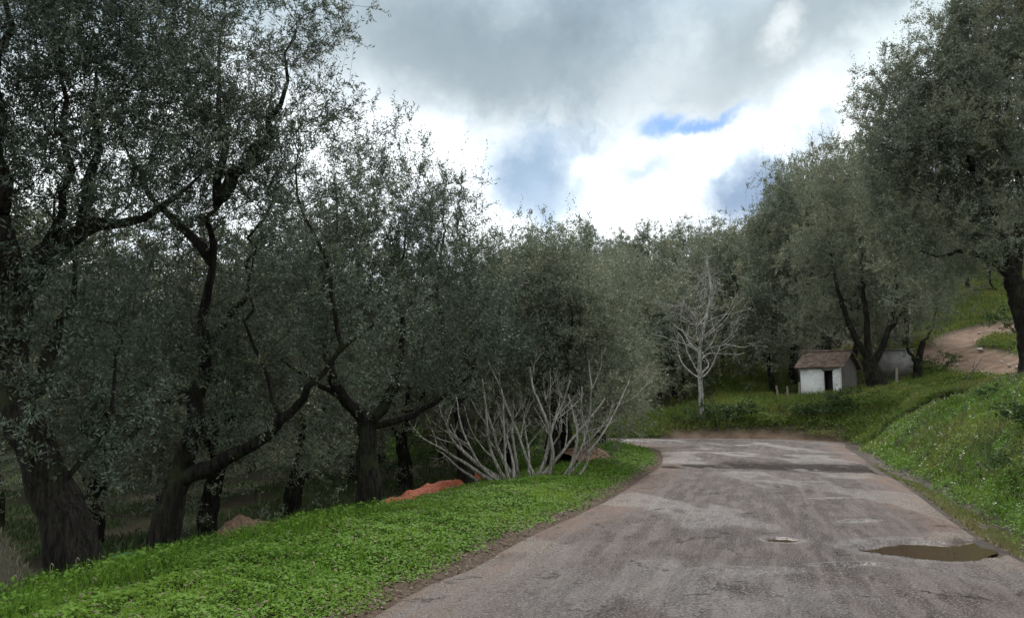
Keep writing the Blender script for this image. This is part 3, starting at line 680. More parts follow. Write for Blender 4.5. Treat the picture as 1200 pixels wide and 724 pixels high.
# ---- front row on the left, each built for its place
def front_tree(px, Y, X=None):
    x = (px - 600) / FPX * Y * .995; return np.array([x, Y, gz(x, Y) - .12])
b = front_tree(92, 8.6)
build_tree('olive_tree', 'nearest olive tree at the left edge with thick black leaning trunk forking low', 'tree', b,
    [(rel([(100, 715, 8.6), (75, 610, 8.6), (45, 540, 8.5), (22, 470, 8.5), (12, 400, 8.6), (20, 345, 8.7)], b), .225, .145),
     (rel([(20, 345, 8.7), (52, 300, 8.8), (85, 278, 8.9), (130, 262, 9.2), (190, 242, 9.6), (240, 205, 10)], b), .16, .04),
     (rel([(22, 345, 8.7), (4, 280, 8.4), (-2, 200, 8.3), (2, 100, 8.3), (6, -40, 8.4)], b), .15, .06),
     (rel([(95, 274, 8.95), (104, 220, 9), (112, 150, 9.2), (120, 40, 9.4)], b), .075, .03),
     (rel([(55, 296, 8.8), (80, 200, 8.5), (70, 90, 8.3), (85, -20, 8.3)], b), .05, .02),
     (rel([(22, 470, 8.5), (60, 430, 9.0), (82, 360, 9.4), (88, 300, 9.8)], b), .10, .04),
     (rel([(12, 400, 8.6), (-60, 330, 8.2), (-140, 220, 8.0)], b), .12, .04),
     (rel([(60, 570, 8.5), (110, 520, 8.8), (130, 430, 9.0), (128, 380, 9.0)], b), .035, .02)],
    [(at(60, 110, 8.8) - b, (1.9, 1.7, 1.3)), (at(180, 60, 9.2) - b, (1.1, 1.4, 1.0)), (at(-60, 180, 8.5) - b, (1.5, 1.8, 1.8)), (at(90, -80, 8.8) - b, (2.2, 1.8, 1.2)),
     (at(90, 420, 9.6) - b, (1.0, .8, 1.0)), (at(35, 330, 8.4) - b, (.6, .4, .6)), (at(120, 500, 8.9) - b, (.45, .4, .6)), (at(20, 430, 8.2) - b, (.35, .25, .4))], 11, dens=(3.0, 8), shoots=6, n_leaf=15, leaf=(.066, .0165), wood=True, sig=.33)
b = front_tree(195, 11.5)
build_tree('olive_tree', 'leaning olive tree whose long low limb reaches right over the verge', 'tree', b,
    [(rel([(186, 680, 11.5), (198, 600, 11.5), (212, 555, 11.5), (226, 510, 11.5), (234, 450, 11.5), (238, 380, 11.5), (242, 300, 11.4), (250, 240, 11.3)], b), .19, .09),
     (rel([(212, 562, 11.5), (245, 548, 11.3), (285, 527, 11.1), (325, 490, 10.9), (360, 455, 10.7), (400, 415, 10.5), (440, 370, 10.5)], b), .125, .045),
     (rel([(250, 240, 11.3), (275, 205, 11.2), (305, 165, 11.1), (330, 120, 11.1), (350, 40, 11.1)], b), .11, .035),
     (rel([(245, 300, 11.4), (200, 250, 11.6), (165, 215, 11.8), (150, 150, 12)], b), .07, .03),
     (rel([(250, 240, 11.3), (262, 160, 11.5), (255, 80, 11.6), (265, 0, 11.7)], b), .07, .025),
     (rel([(236, 420, 11.5), (290, 340, 11.8), (300, 270, 12), (330, 180, 12.2)], b), .06, .025),
     (rel([(400, 415, 10.5), (390, 340, 10.4), (350, 230, 10.3), (345, 150, 10.3)], b), .035, .018),
     (rel([(325, 490, 10.9), (300, 400, 10.7), (290, 330, 10.6), (300, 280, 10.6)], b), .03, .015)],
    [(at(290, 130, 11.2) - b, (1.5, 1.4, 1.1)), (at(190, 190, 11.8) - b, (1.1, 1.3, 1.3)), (at(380, 330, 10.6) - b, (.95, 1.0, 1.2)), (at(300, 400, 11.4) - b, (1.3, .9, .8)),
     (at(170, 380, 11.7) - b, (.8, .9, 1.0)), (at(370, 40, 11.2) - b, (.65, .8, 1.0)), (at(230, 20, 11.4) - b, (1.0, 1.1, .9)), (at(265, 500, 11.2) - b, (.35, .4, .5)), (at(395, 190, 10.9) - b, (.45, .7, .9)), (at(325, 235, 11.6) - b, (.8, .9, .9)), (at(215, 300, 12.2) - b, (.9, .7, .9))], 12, dens=(3.4, 8), shoots=6, n_leaf=15, leaf=(.066, .0165), wood=True, sig=.30)
b = front_tree(432, 15)
build_tree('olive_tree', 'dark forked olive tree at the verge just left of the orange nets', 'tree', b,
    [(rel([(438, 635, 15), (432, 570, 15), (430, 530, 15), (428, 490, 15)], b), .22, .15),
     (rel([(428, 490, 15), (402, 465, 14.8), (385, 430, 14.6), (375, 380, 14.5), (385, 300, 14.5), (400, 220, 14.5)], b), .13, .04),
     (rel([(428, 495, 15), (455, 470, 15), (470, 420, 15.1), (468, 340, 15.2), (480, 260, 15.2)], b), .12, .04),
     (rel([(432, 500, 15), (480, 488, 15.2), (520, 465, 15.3), (545, 430, 15.4), (560, 380, 15.4)], b), .08, .03),
     (rel([(402, 465, 14.8), (350, 440, 14.3), (310, 400, 14.0)], b), .06, .03)],
    [(at(450, 290, 15) - b, (1.7, 1.5, 1.3)), (at(390, 350, 14.6) - b, (1.3, 1.2, 1.3)), (at(520, 370, 15.3) - b, (1.2, 1.3, 1.3)), (at(440, 200, 15) - b, (1.0, 1.2, .9)),
     (at(500, 260, 15.2) - b, (.9, 1.0, .8)), (at(470, 440, 14.8) - b, (1.6, 1.0, .5)), (at(330, 300, 14.6) - b, (.9, 1.0, 1.3))], 13, dens=(2.6, 8), shoots=6, n_leaf=14, L=.3, leaf=(.072, .019), wood=True, sig=.32)
# a thin tree with bare upright rods above its crown
b = front_tree(548, 19.5)
build_tree('olive_tree', 'olive tree with thin upright rods showing against the sky behind the fork', 'tree', b,
    [(rel([(548, 600, 19.5), (546, 540, 19.5), (540, 480, 19.4)], b), .22, .15),
     (rel([(540, 480, 19.4), (520, 400, 19.3), (515, 320, 19.3), (520, 260, 19.3), (522, 205, 19.3)], b), .08, .02),
     (rel([(540, 480, 19.4), (560, 400, 19.5), (548, 320, 19.5), (538, 250, 19.4), (540, 215, 19.4)], b), .07, .02),
     (rel([(520, 330, 19.3), (500, 270, 19.2), (503, 190, 19.2)], b), .035, .012)],
    [(at(530, 330, 19.4) - b, (1.4, 1.3, 1.2)), (at(580, 370, 19.6) - b, (1.3, 1.3, 1.4)), (at(520, 225, 19.3) - b, (.75, .7, .5)), (at(505, 430, 19) - b, (1.3, 1.0, .8))],
    14, dens=(2.2, 8), shoots=6, n_leaf=13, leaf=(.08, .022), sig=.3)

# ---- generic crowns, shared meshes
def generic(seed, H, Rr, leaf, dens, shoots, n_leaf, low=.22, stems=4, tall=.05, mat=None, trunk_r=.22, group=None, sig=.42, L=.36, wob=1.):
    rng = np.random.default_rng(seed); limbs = []; th = H * rng.uniform(.16, .24); lean = rng.normal(0, .25, 2)
    top = np.array([lean[0], lean[1], th]); limbs.append(([(0, 0, -.4), (lean[0] * .3, lean[1] * .3, th * .5), tuple(top)], trunk_r, trunk_r * .75))
    ells = []
    for k in range(stems):
        a = 2 * math.pi * (k + rng.random() * .6) / stems; rr = Rr * rng.uniform(.35, .65); h = H * rng.uniform(.62, .85)
        limbs.append(([tuple(top), (top[0] + math.cos(a) * rr * .5, top[1] + math.sin(a) * rr * .5, th + (h - th) * .35), (top[0] + math.cos(a) * rr, top[1] + math.sin(a) * rr, h)], trunk_r * .5, .03))
        ells.append(((math.cos(a) * rr, math.sin(a) * rr, h - H * .1), (Rr * .48, Rr * .48, H * .22)))
        ells.append(((math.cos(a + .6) * Rr * .62, math.sin(a + .6) * Rr * .62, H * (low + .18 + .1 * rng.random())), (Rr * .42, Rr * .42, H * .20)))
    ells.append(((0, 0, H * .80), (Rr * .45, Rr * .45, H * .17)))
    return dict(limbs=limbs, ells=ells, seed=seed, dens=dens, shoots=shoots, n_leaf=n_leaf, leaf=leaf, tall=tall, sig=sig, L=L, mat=mat, step=.5, minr=.006, droop=.30)
protos = {}
def proto(kind, i, **kw):
    p = build_tree('olive_tree', 'x', 'tree', (0, -900 - 30 * i, 0), **kw); protos[(kind, i)] = [p, False]; return p
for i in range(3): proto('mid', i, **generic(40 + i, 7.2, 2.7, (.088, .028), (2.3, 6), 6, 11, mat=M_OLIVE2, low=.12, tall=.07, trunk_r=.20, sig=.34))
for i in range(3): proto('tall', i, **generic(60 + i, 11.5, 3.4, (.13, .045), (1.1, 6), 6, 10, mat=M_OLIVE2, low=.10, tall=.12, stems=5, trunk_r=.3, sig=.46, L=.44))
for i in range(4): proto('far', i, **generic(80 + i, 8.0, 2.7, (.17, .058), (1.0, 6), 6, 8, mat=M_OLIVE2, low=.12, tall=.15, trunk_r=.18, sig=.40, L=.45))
def place(kind, i, x, y, label, group, sc=1., rz=None, dz=-.1):
    p, used = protos[(kind, i)]; z = gz(x, y) + dz; rz = random.uniform(0, 6.28) if rz is None else rz
    s3 = sc if hasattr(sc, '__len__') else (sc, sc, sc)
    if not used:
        protos[(kind, i)][1] = True; p.location = (x, y, z); p.rotation_euler = (0, 0, rz); p['label'] = label; p['group'] = group; p.scale = s3; return p
    return dup(p, (x, y, z), rz, label, group, s3)
def px_x(px, Y): return (px - 600) / FPX * Y
GL = 'olive trees of the grove left of the road'
for (k, i, px, Y, sc, lab) in [
    ('mid', 0, 250, 16.5, .95, 'olive tree standing second in depth behind the leaning tree, twin dark foot'),
    ('mid', 1, 120, 15.5, 1.0, 'olive tree behind the nearest trunk, filling the gap at the far left'),
    ('mid', 2, 345, 19.5, 1.02, 'olive tree behind the brown cloth heap on the grove floor'),
    ('mid', 0, 600, 25, (1.0, 1.0, 1.0), 'round olive tree directly behind the bare fig bush'),
    ('mid', 1, 650, 28.5, (1.1, 1.1, 1.06), 'olive tree with pale rounded crown behind the right half of the fig bush'),
    ('mid', 2, 702, 33, (1.15, 1.15, 1.1), 'olive tree overhanging the green strip left of the bend'),
    ('mid', 0, 480, 24, 1.06, 'olive tree rising behind the dark forked olive tree'),
    ('mid', 0, 642, 21.5, .93, 'dark-stemmed olive tree just behind the middle of the fig bush'),
    ('mid', 2, 668, 23, .95, 'dark-stemmed olive tree standing by the reddish earth heap'),
    ('mid', 1, -60, 13, 1.0, 'olive tree mostly outside the picture beyond the nearest trunk'),
    ('mid', 1, 420, 27, 1.05, 'shaded olive tree above the far end of the orange nets'),
    ('mid', 2, 10, 19, 1.1, 'olive tree glimpsed past the left side of the nearest trunk'),
    ('mid', 2, 200, 23, 1.0, 'olive tree deep in the grove between the two leaning trunks')]:
    place(k, i, px_x(px, Y), Y, lab, GL, sc)
for (px, Y) in [(-20, 27), (60, 25), (110, 31), (180, 30), (260, 26), (300, 33), (360, 29), (390, 37), (450, 34), (520, 31), (560, 38), (40, 38), (150, 42), (250, 45), (330, 44), (480, 44), (0, 46), (-80, 40), (590, 33), (620, 40)]:
    place('mid' if Y < 30 else 'far', random.randrange(3), px_x(px, Y), Y, 'shaded olive tree deep inside the dark grove behind the front row', GL, random.uniform(.85, 1.0))
GH = 'olive trees crowding the hillside beyond the bend'
for (k, i, px, Y, sc, lab) in [
    ('far', 0, 742, 51, 1.15, 'olive tree left of the bare white tree, above the green strip'),
    ('far', 1, 790, 52, 1.15, 'olive tree standing directly behind the bare white tree'),
    ('far', 2, 880, 60, (1.2, 1.2, 1.2), 'olive tree behind the bright grass patch right of the bare white tree'),
    ('tall', 0, 928, 53.5, (1.05, 1.05, 1.36), 'tall dense olive tree over the fence posts left of the white hut'),
    ('tall', 1, 968, 58, (1.1, 1.1, 1.42), 'tall olive tree rising behind the roof of the white hut'),
    ('tall', 2, 1030, 60, (1.1, 1.1, 1.4), 'tall olive tree on the slope behind the concrete tank'),
    ('tall', 0, 1105, 68, (1.0, 1.0, .95), 'olive tree on the grass above the hairpin of the earth track'),
    ('far', 3, 1140, 74, 1.1, 'smaller olive tree on the grass above the earth track'),
    ('tall', 1, 1180, 78, 1.0, 'olive tree above the top end of the earth track')]:
    place(k, i, px_x(px, Y), Y, lab, GH, sc)
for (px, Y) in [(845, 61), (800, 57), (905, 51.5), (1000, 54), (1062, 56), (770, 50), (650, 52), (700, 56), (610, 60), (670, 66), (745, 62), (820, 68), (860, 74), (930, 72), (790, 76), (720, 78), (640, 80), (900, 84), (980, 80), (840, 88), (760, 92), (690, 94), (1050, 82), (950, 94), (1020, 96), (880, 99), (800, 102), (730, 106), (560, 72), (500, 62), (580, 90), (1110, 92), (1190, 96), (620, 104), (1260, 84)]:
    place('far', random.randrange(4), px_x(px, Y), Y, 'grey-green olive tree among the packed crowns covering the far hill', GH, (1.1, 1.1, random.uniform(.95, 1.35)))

# ---- right side big trees
b = np.array([px_x(1028, 45), 45., 0]); b[2] = gz(b[0], b[1]) - .1
Yd = 45
build_tree('olive_tree', 'many-stemmed olive tree in front of the white hut side wall', 'tree', b,
    [(rel([(1030, 456, Yd), (1024, 440, Yd), (1018, 420, Yd)], b), .5, .34), (rel([(1018, 420, Yd), (1002, 395, Yd), (985, 350, Yd), (975, 300, Yd), (970, 250, Yd)], b), .22, .06),
     (rel([(1018, 420, Yd), (1015, 370, Yd), (1010, 310, Yd), (1010, 240, Yd)], b), .2, .05), (rel([(1022, 430, Yd), (1040, 390, Yd), (1050, 340, Yd), (1052, 260, Yd), (1050, 200, Yd)], b), .2, .05),
     (rel([(1040, 390, Yd), (1070, 350, Yd - .5), (1090, 320, Yd - .5)], b), .1, .04)],
    [(at(975, 290, Yd) - b, (2.6, 2.4, 2.4)), (at(1020, 230, Yd) - b, (2.6, 2.4, 2.6)), (at(1060, 290, Yd) - b, (2.4, 2.2, 2.6)), (at(960, 360, Yd + 1) - b, (2.0, 1.8, 1.6)), (at(1065, 370, Yd) - b, (1.8, 1.5, 1.3)),
     (at(1000, 380, Yd + 2.5) - b, (2.0, 1.0, 1.2)), (at(960, 215, Yd) - b, (1.3, 1.3, 1.5))],
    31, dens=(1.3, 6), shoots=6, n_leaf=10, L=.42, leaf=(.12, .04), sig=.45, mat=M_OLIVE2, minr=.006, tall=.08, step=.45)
b = np.array([px_x(1075, 47), 47., 0]); b[2] = gz(b[0], b[1]) - .1; Yd = 47
build_tree('olive_tree', 'small split-trunk olive tree at the edge of the earth track', 'tree', b,
    [(rel([(1076, 448, Yd), (1076, 425, Yd), (1082, 400, Yd)], b), .26, .14), (rel([(1076, 430, Yd), (1064, 405, Yd), (1060, 370, Yd)], b), .12, .05), (rel([(1082, 400, Yd), (1092, 385, Yd), (1100, 350, Yd)], b), .08, .03)],
    [(at(1075, 350, Yd) - b, (2.0, 1.8, 1.6)), (at(1060, 395, Yd) - b, (.9, .9, .7))], 32, dens=(1.3, 6), shoots=6, n_leaf=10, L=.42, leaf=(.12, .04), sig=.4, mat=M_OLIVE2, minr=.006, step=.45)
b = np.array([21.6, 33., 0]); b[2] = gz(b[0], b[1]) - .1; Yd = 33
build_tree('olive_tree', 'huge olive tree at the right edge spreading limbs over the earth track', 'tree', b,
    [(rel([(1215, 470, Yd), (1208, 400, Yd), (1196, 350, Yd), (1185, 325, Yd)], b), .55, .36), (rel([(1185, 325, Yd), (1160, 305, Yd), (1130, 295, Yd), (1100, 300, Yd), (1070, 290, Yd)], b), .17, .05),
     (rel([(1190, 335, Yd), (1170, 260, Yd), (1130, 180, Yd), (1100, 110, Yd)], b), .24, .05), (rel([(1190, 330, Yd), (1195, 220, Yd), (1180, 100, Yd), (1170, 0, Yd)], b), .24, .05),
     (rel([(1200, 360, Yd), (1230, 250, Yd), (1260, 120, Yd)], b), .24, .06), (rel([(1130, 180, Yd), (1080, 150, Yd), (1050, 120, Yd)], b), .09, .03),
     (rel([(1160, 305, Yd), (1158, 325, Yd), (1166, 338, Yd), (1150, 340, Yd)], b), .06, .02), (rel([(1170, 260, Yd), (1110, 235, Yd), (1060, 220, Yd)], b), .1, .03)],
    [(at(1120, 100, Yd) - b, (2.2, 2.4, 2.2)), (at(1065, 170, Yd) - b, (1.8, 2.0, 1.9)), (at(1180, 40, Yd) - b, (2.4, 2.4, 2.4)), (at(1130, 240, Yd + 1) - b, (2.4, 2.0, 1.6)), (at(1060, 270, Yd) - b, (1.5, 1.6, 1.5)), (at(1030, 200, Yd) - b, (1.4, 1.4, 1.6)), (at(1040, 130, Yd + 1) - b, (1.3, 1.4, 1.3)), (at(1100, 200, Yd + 1.5) - b, (2.2, 1.6, 2.0)), (at(1075, 60, Yd) - b, (1.1, 1.2, 1.0)), (at(1150, 130, Yd + 1.5) - b, (2.2, 1.6, 2.0)), (at(1085, 330, Yd) - b, (1.4, 1.4, 1.0)), (at(1100, 150, Yd - 2) - b, (1.8, 1.0, 1.6)), (at(1160, 130, Yd - 2) - b, (1.6, 1.0, 1.6)), (at(1170, 270, Yd - 2) - b, (1.5, 1.0, 1.1)),
     (at(1230, 160, Yd) - b, (2.2, 2.2, 2.6)), (at(1045, 95, Yd) - b, (.9, 1.0, .9)), (at(1130, 25, Yd) - b, (1.2, 1.2, 1.2)), (at(1165, 190, Yd) - b, (1.6, 1.6, 1.4)), (at(1125, 300, Yd + 2) - b, (1.6, 1.3, .8)), (at(1185, 290, Yd + 1) - b, (1.3, 1.2, .9))],
    33, dens=(2.6, 6), shoots=7, n_leaf=11, L=.38, mat=M_OLIVE2, leaf=(.11, .037), sig=.40, minr=.006, tall=.06, step=.4)

# ---- leafless trees
def bare(name, label, cat, loc, stems, seed, tip=.006, depth=3, mat=None, up=.5, ratio=.55, nkids=(3, 5), parts_name='trunk'):
    rng = np.random.default_rng(seed); out = []; ups = up
    def br(p, d, L, r, lev, up):
        wb = .6 if (lev == 0 and L > 6) else 1.; n = max(4, int(L / .12)); P = [p]; R_ = [r]; d = d / np.linalg.norm(d); turn = rng.normal(0, .10, 3) * wb * wb
        for k in range(n):
            d = d + np.array([0, 0, up * .09]) + turn * .35 + rng.normal(0, .06, 3) * wb; d /= np.linalg.norm(d)
            if rng.random() < .15: turn = rng.normal(0, .16, 3) * wb * wb
            P.append(P[-1] + d * L / n); R_.append(r * (1 - .62 * (k + 1) / n))
        out.append(tube(P, R_, 8 if r > .04 else 5 if r > .012 else 4, .3 if lev == 0 else 0, gnarl=.05 if r > .06 else 0))
        if lev >= depth: return
        m = 0 if L > 6 else rng.integers(nkids[0], nkids[1] + 1)
        for j in range(m):
            f = rng.uniform(.25, .97); i = int(f * n); dd = np.array(P[min(i + 1, n)]) - P[i]; dd /= np.linalg.norm(dd)
            sd_ = rng.normal(size=3); sd_ -= sd_.dot(dd) * dd; sd_ /= np.linalg.norm(sd_)
            nd = dd * .75 + sd_ * .7; nl = L * ratio * rng.uniform(.6, 1.15) * (1.15 - .5 * f)
            if nl > .12: br(P[i], nd, nl, max(tip, R_[i] * .62), lev + 1, up)
    for (p, d, L, r, u_) in stems: br(np.array(p, float), np.array(d, float), L, r, 0, u_)
    V, F = join(out); root = thing(name, label, cat, loc); mesh_obj('branches', V, F, mat or M_PALE, root, smooth=True); return root, rng
# bare fig bush
Yf = 18.; xf = px_x(622, Yf); zf = gz(xf, Yf) - .05; rng = np.random.default_rng(5); st = []
for k in range(18):
    f = (k % 10) / 9 + rng.normal(0, .04); bx = -.9 + 1.8 * f + rng.normal(0, .16); dx = -1.25 + 2.7 * f + rng.normal(0, .25)
    st.append(((bx, rng.normal(0, .12), 0), (dx, rng.normal(0, .55), rng.uniform(.5, 1.6)), rng.uniform(1.5, 2.7) * (1.15 if f > .5 else .95), rng.uniform(.030, .056), rng.uniform(.2, 1.8)))
fig, _ = bare('fig_bush', 'wide leafless fig bush of pale grey upturned branches on the verge', 'bush', (xf, Yf, zf), st, 21, tip=.0065, depth=3, ratio=.52, nkids=(2, 4))
# bare white tree beyond the bend
Yb = 44.; xb = px_x(821, Yb); zb = gz(xb, Yb) - .1
st = [((0, 0, 0), (-.02, 0, 1), 9.1, .15, .3)]
rng = np.random.default_rng(4)
for k in range(36):
    z = rng.uniform(1.9, 8.6); a = rng.uniform(0, 6.28); L = np.interp(z, [2, 3.5, 5.5, 8.3], [2.9, 2.9, 2.1, .9]) * rng.uniform(.85, 1.45)
    st.append(((-.02 * z, 0, z), (math.cos(a), math.sin(a), rng.uniform(.15, .9)), L, np.interp(z, [2, 8], [.05, .022]), rng.uniform(-.1, .9)))
bare('bare_tree', 'slender leafless white-barked tree standing beyond the bend', 'tree', (xb, Yb, zb), st, 22, mat=M_WHITEBARK, tip=.008, depth=3, ratio=.5, nkids=(2, 4))

# ---- shrubs
def shrub_proto(i, seed, mat, leaf=(.07, .035), H=1.0):
    rng = np.random.default_rng(seed); limbs = [([(0, 0, -.1), (.02, .01, .15)], .02, .015)]; ells = []
    for k in range(5):
        a = k * 1.26 + rng.random(); limbs.append(([(.02, .01, .1), (math.cos(a) * .3, math.sin(a) * .3, H * .4), (math.cos(a) * .5, math.sin(a) * .5, H * .7)], .012, .005)); ells.append(((math.cos(a) * .42, math.sin(a) * .42, H * .5), (.42, .42, H * .36)))
    p = build_tree('shrub', 'x', 'shrub', (0, -700 - 10 * i, 0), limbs, ells, seed, dens=(13, 2), shoots=4, n_leaf=7, L=.18, leaf=leaf, sig=.13, mat=mat, step=.2, flare=0, minr=.004)
    protos[('shrub', i)] = [p, False]
shrub_proto(0, 91, M_SHRUB); shrub_proto(1, 92, M_SHRUB, (.10, .05), .9); shrub_proto(2, 93, M_WEED, (.09, .03), .8)
for (i, px, py, sc, lab) in [
    (0, 838, 500, (2.6, 2, 1.5), 'dark low shrub at the foot of the bare white tree'), (1, 862, 493, (2.2, 2, 1.2), 'dark shrub just right of the bare white tree foot'), (0, 806, 500, (1.4, 1.2, .9), 'dark shrub just left of the bare white tree foot'),
    (1, 962, 492, (2.6, 1.6, 1.1), 'dark leafy shrub on the mound below the hut doorway'), (0, 1000, 480, (2.6, 1.8, 1.1), 'dark bramble shrub on the mound below the hut side wall'), (2, 905, 497, (2.4, 1.5, .9), 'yellow-green shrub at the left end of the mound'),
    (2, 1040, 478, (2.2, 1.6, 1.0), 'pale shrub on the mound beneath the many-stemmed tree'), (0, 1098, 440, (2.4, 2, 1.4), 'rounded shrub between the split-trunk tree and the earth track'), (2, 1120, 452, (2.2, 1.6, 1.0), 'pale shrub on the crest beside the dead branch'),
    (0, 1190, 392, (2.8, 2.4, 2.0), 'dark shrub at the inside of the earth track hairpin'), (1, 1215, 505, (1.0, .9, .7), 'dark shrub at the right edge on top of the bank'), (0, 1196, 560, (.8, .8, .6), 'small dark shrub low on the right bank'),
    (1, 1168, 466, (.9, .8, .45), 'leafy shrub on the bank crest near the right edge'), (2, 950, 464, (1.2, .8, .5), 'low weeds against the white front wall of the hut'), (1, 997, 466, (1.3, .9, .55), 'low dark weeds against the hut side wall'),
    (2, 975, 512, (1.6, 1.3, .6), 'yellowish shrub where the bank ends at the track mouth')]:
    P = hit(px, py, 9); place('shrub', i, P[0], P[1], lab, 'shrubs on the mound and banks', sc)

# ------------------------------------------------------------------ hut
def plaster(name, a, b, stain):
    m, t = mat_new(name); g_ = t.n('ShaderNodeTexCoord').outputs['Object']
    n_ = t.noise(2.2, 6, .65, g_).outputs[0]; f_ = t.noise(30, 4, .6, g_).outputs[0]; z_ = t.n('ShaderNodeSeparateXYZ', {0: g_}).outputs[2]
    c_ = t.mix(t.mr(n_, .4, .7), a, b); splash = t.mr(t.m('ADD', z_, t.m('MULTIPLY', n_, .9)), 1.0, .45)
    c_ = t.mix(t.m('MULTIPLY', splash, .75), c_, stain)
    mpp = t.n('ShaderNodeMapping', {0: g_, 3: (4, 4, .5)}).outputs[0]; st_ = t.noise(2.0, 5, .7, mpp).outputs[0]
    c_ = t.mix(t.m('MULTIPLY', t.mr(st_, .56, .70), .6), c_, stain)
    finish(t, c_, .9, t.n('ShaderNodeBump', {'Strength': .5, 'Distance': .02, 'Height': f_}).outputs[0], .2); return m
M_WHITEWALL = plaster('limewashed_plaster', (.78, .79, .77), (.62, .63, .61), (.16, .16, .11))
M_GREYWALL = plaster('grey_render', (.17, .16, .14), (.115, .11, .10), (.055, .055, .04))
m, t = mat_new('clay_tiles'); g_ = t.n('ShaderNodeTexCoord').outputs['Object']; n_ = t.noise(3, 6, .7, g_).outputs[0]; f_ = t.noise(18, 4, .7, g_).outputs[0]
c_ = t.mix(t.mr(n_, .38, .62), (.12, .080, .062), (.25, .19, .155)); c_ = t.mix(t.m('MULTIPLY', t.mr(f_, .55, .7), .7), c_, (.10, .085, .065)); finish(t, c_, .9, None, .2); M_TILE = m
m, t = mat_new('doorway_shade'); finish(t, (.03, .028, .026), .95); M_DARK = m
m, t = mat_new('weathered_wood'); g_ = t.n('ShaderNodeTexCoord').outputs['Object']; finish(t, t.mix(t.noise(12, 5, .7, g_).outputs[0], (.10, .085, .065), (.30, .27, .22)), .9, None, .2); M_WOOD = m
th_ = R(-38); Wd, Dp, Hh = 2.3, 3.3, 1.92
cx, cyy = px_x(984, 46.5), 46.5      # the near corner
# local x along the front (negative to the left), local y into the depth
hut = thing('hut', 'small whitewashed hut with dark doorway and reddish tiled roof above the bend', 'hut', (cx, cyy, gz(cx, cyy) - .18), th_)
parts = [box(-Wd, -.95, 0, .18, -.6, Hh), box(-.45, 0, 0, .18, -.6, Hh), box(-.95, -.45, .0, .18, Hh - .22, Hh), box(-Wd, -Wd + .18, .18, Dp, -.6, Hh)]
V, F = join(parts); mesh_obj('wall', V, F, M_WHITEWALL, hut)
apex = .85
def gable(x0, x1):
    prof = [(.182, -.6), (Dp, -.6), (Dp, Hh), (Dp / 2, Hh + apex * .93), (.182, Hh)]
    V = [(x0, y, z) for y, z in prof] + [(x1, y, z) for y, z in prof]; n = 5
    F = [(0, 1, 2, 4), (2, 3, 4, 4), (5, 9, 7, 6), (9, 8, 7, 7)] + [(i, (i + 1) % n, (i + 1) % n + n, i + n) for i in range(n)]
    me = bpy.data.meshes.new('side_wall'); me.from_pydata(V, [], [tuple(dict.fromkeys(f)) for f in F]); me.materials.append(M_GREYWALL); return me
o = bpy.data.objects.new('side_wall', gable(-.18, -.002)); C.objects.link(o); o.parent = hut; o['label'] = 'darker grey side wall'  # side wall coloured darker grey than the front
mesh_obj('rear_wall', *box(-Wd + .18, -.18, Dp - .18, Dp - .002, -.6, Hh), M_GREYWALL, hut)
mesh_obj('doorway_shade_panel', *box(-.95, -.45, .6, .63, -.5, Hh - .22), M_DARK, hut)  # near-black panel behind the doorway, interior shade painted into its colour
mesh_obj('lintel', *box(-1.02, -.38, -.015, .0, Hh - .30, Hh - .215), M_WOOD, hut)
# roof slopes of corrugated clay tiles
def slope(sgn):
    nu, nv = 90, 16; ov = .28; uu = np.linspace(-Wd - ov, ov, nu); vv_ = np.linspace(0, 1, nv); U_, V_ = np.meshgrid(uu, vv_)
    y0 = -ov if sgn > 0 else Dp + ov; y1 = Dp / 2; Yv = y0 + (y1 - y0) * V_; sl = apex / (Dp / 2); Z = Hh + .04 + sl * (Dp / 2 - np.abs(Yv - Dp / 2)) + .035 * np.abs(np.sin(U_ * math.pi / .22)) + .02 * (1 - (V_ * 7 % 1))
    Z = Z + .03 * vnoise(U_ + 9, Yv, .7); top = np.stack([U_, Yv, Z], -1).reshape(-1, 3); bot = top - np.array([0, 0, .07]); n = nu * nv; F = grid_faces(nv, nu)
    ring = list(range(nu)) + [nu * k + nu - 1 for k in range(1, nv)] + [nu * (nv - 1) + k for k in range(nu - 2, -1, -1)] + [nu * k for k in range(nv - 2, 0, -1)]
    S = [(ring[i], ring[i - 1], ring[i - 1] + n, ring[i] + n) for i in range(len(ring))]
    return np.vstack([top, bot]), np.vstack([F, F[:, ::-1] + n, S])
roof = mesh_obj('roof', *join([slope(1), slope(-1)]), M_TILE, hut)
P = [(x, Dp / 2, Hh + apex + .09) for x in np.linspace(-Wd - .28, .28, 30)]
mesh_obj('ridge_tiles', *tube(P, .08 + .012 * (np.arange(30) % 3), 8), M_TILE, roof)

# low concrete tank behind the many-stemmed tree
tx, ty = px_x(1049, 50), 50.
tank = thing('water_tank', 'low grey concrete water tank showing between the tree stems right of the hut', 'tank', (tx, ty, gz(tx, ty)), R(-12))
mesh_obj('wall', *join([box(-.85, .85, -.8, -.65, -.5, 1.55), box(-.85, -.70, -.65, .8, -.5, 1.55), box(.70, .85, -.65, .8, -.5, 1.55), box(-.70, .70, .65, .8, -.5, 1.55)]), plaster('tank_concrete', (.24, .235, .22), (.17, .165, .155), (.08, .08, .06)), tank)
mesh_obj('lid', *box(-.92, .92, -.87, .87, 1.552, 1.64), M_GREYWALL, tank)

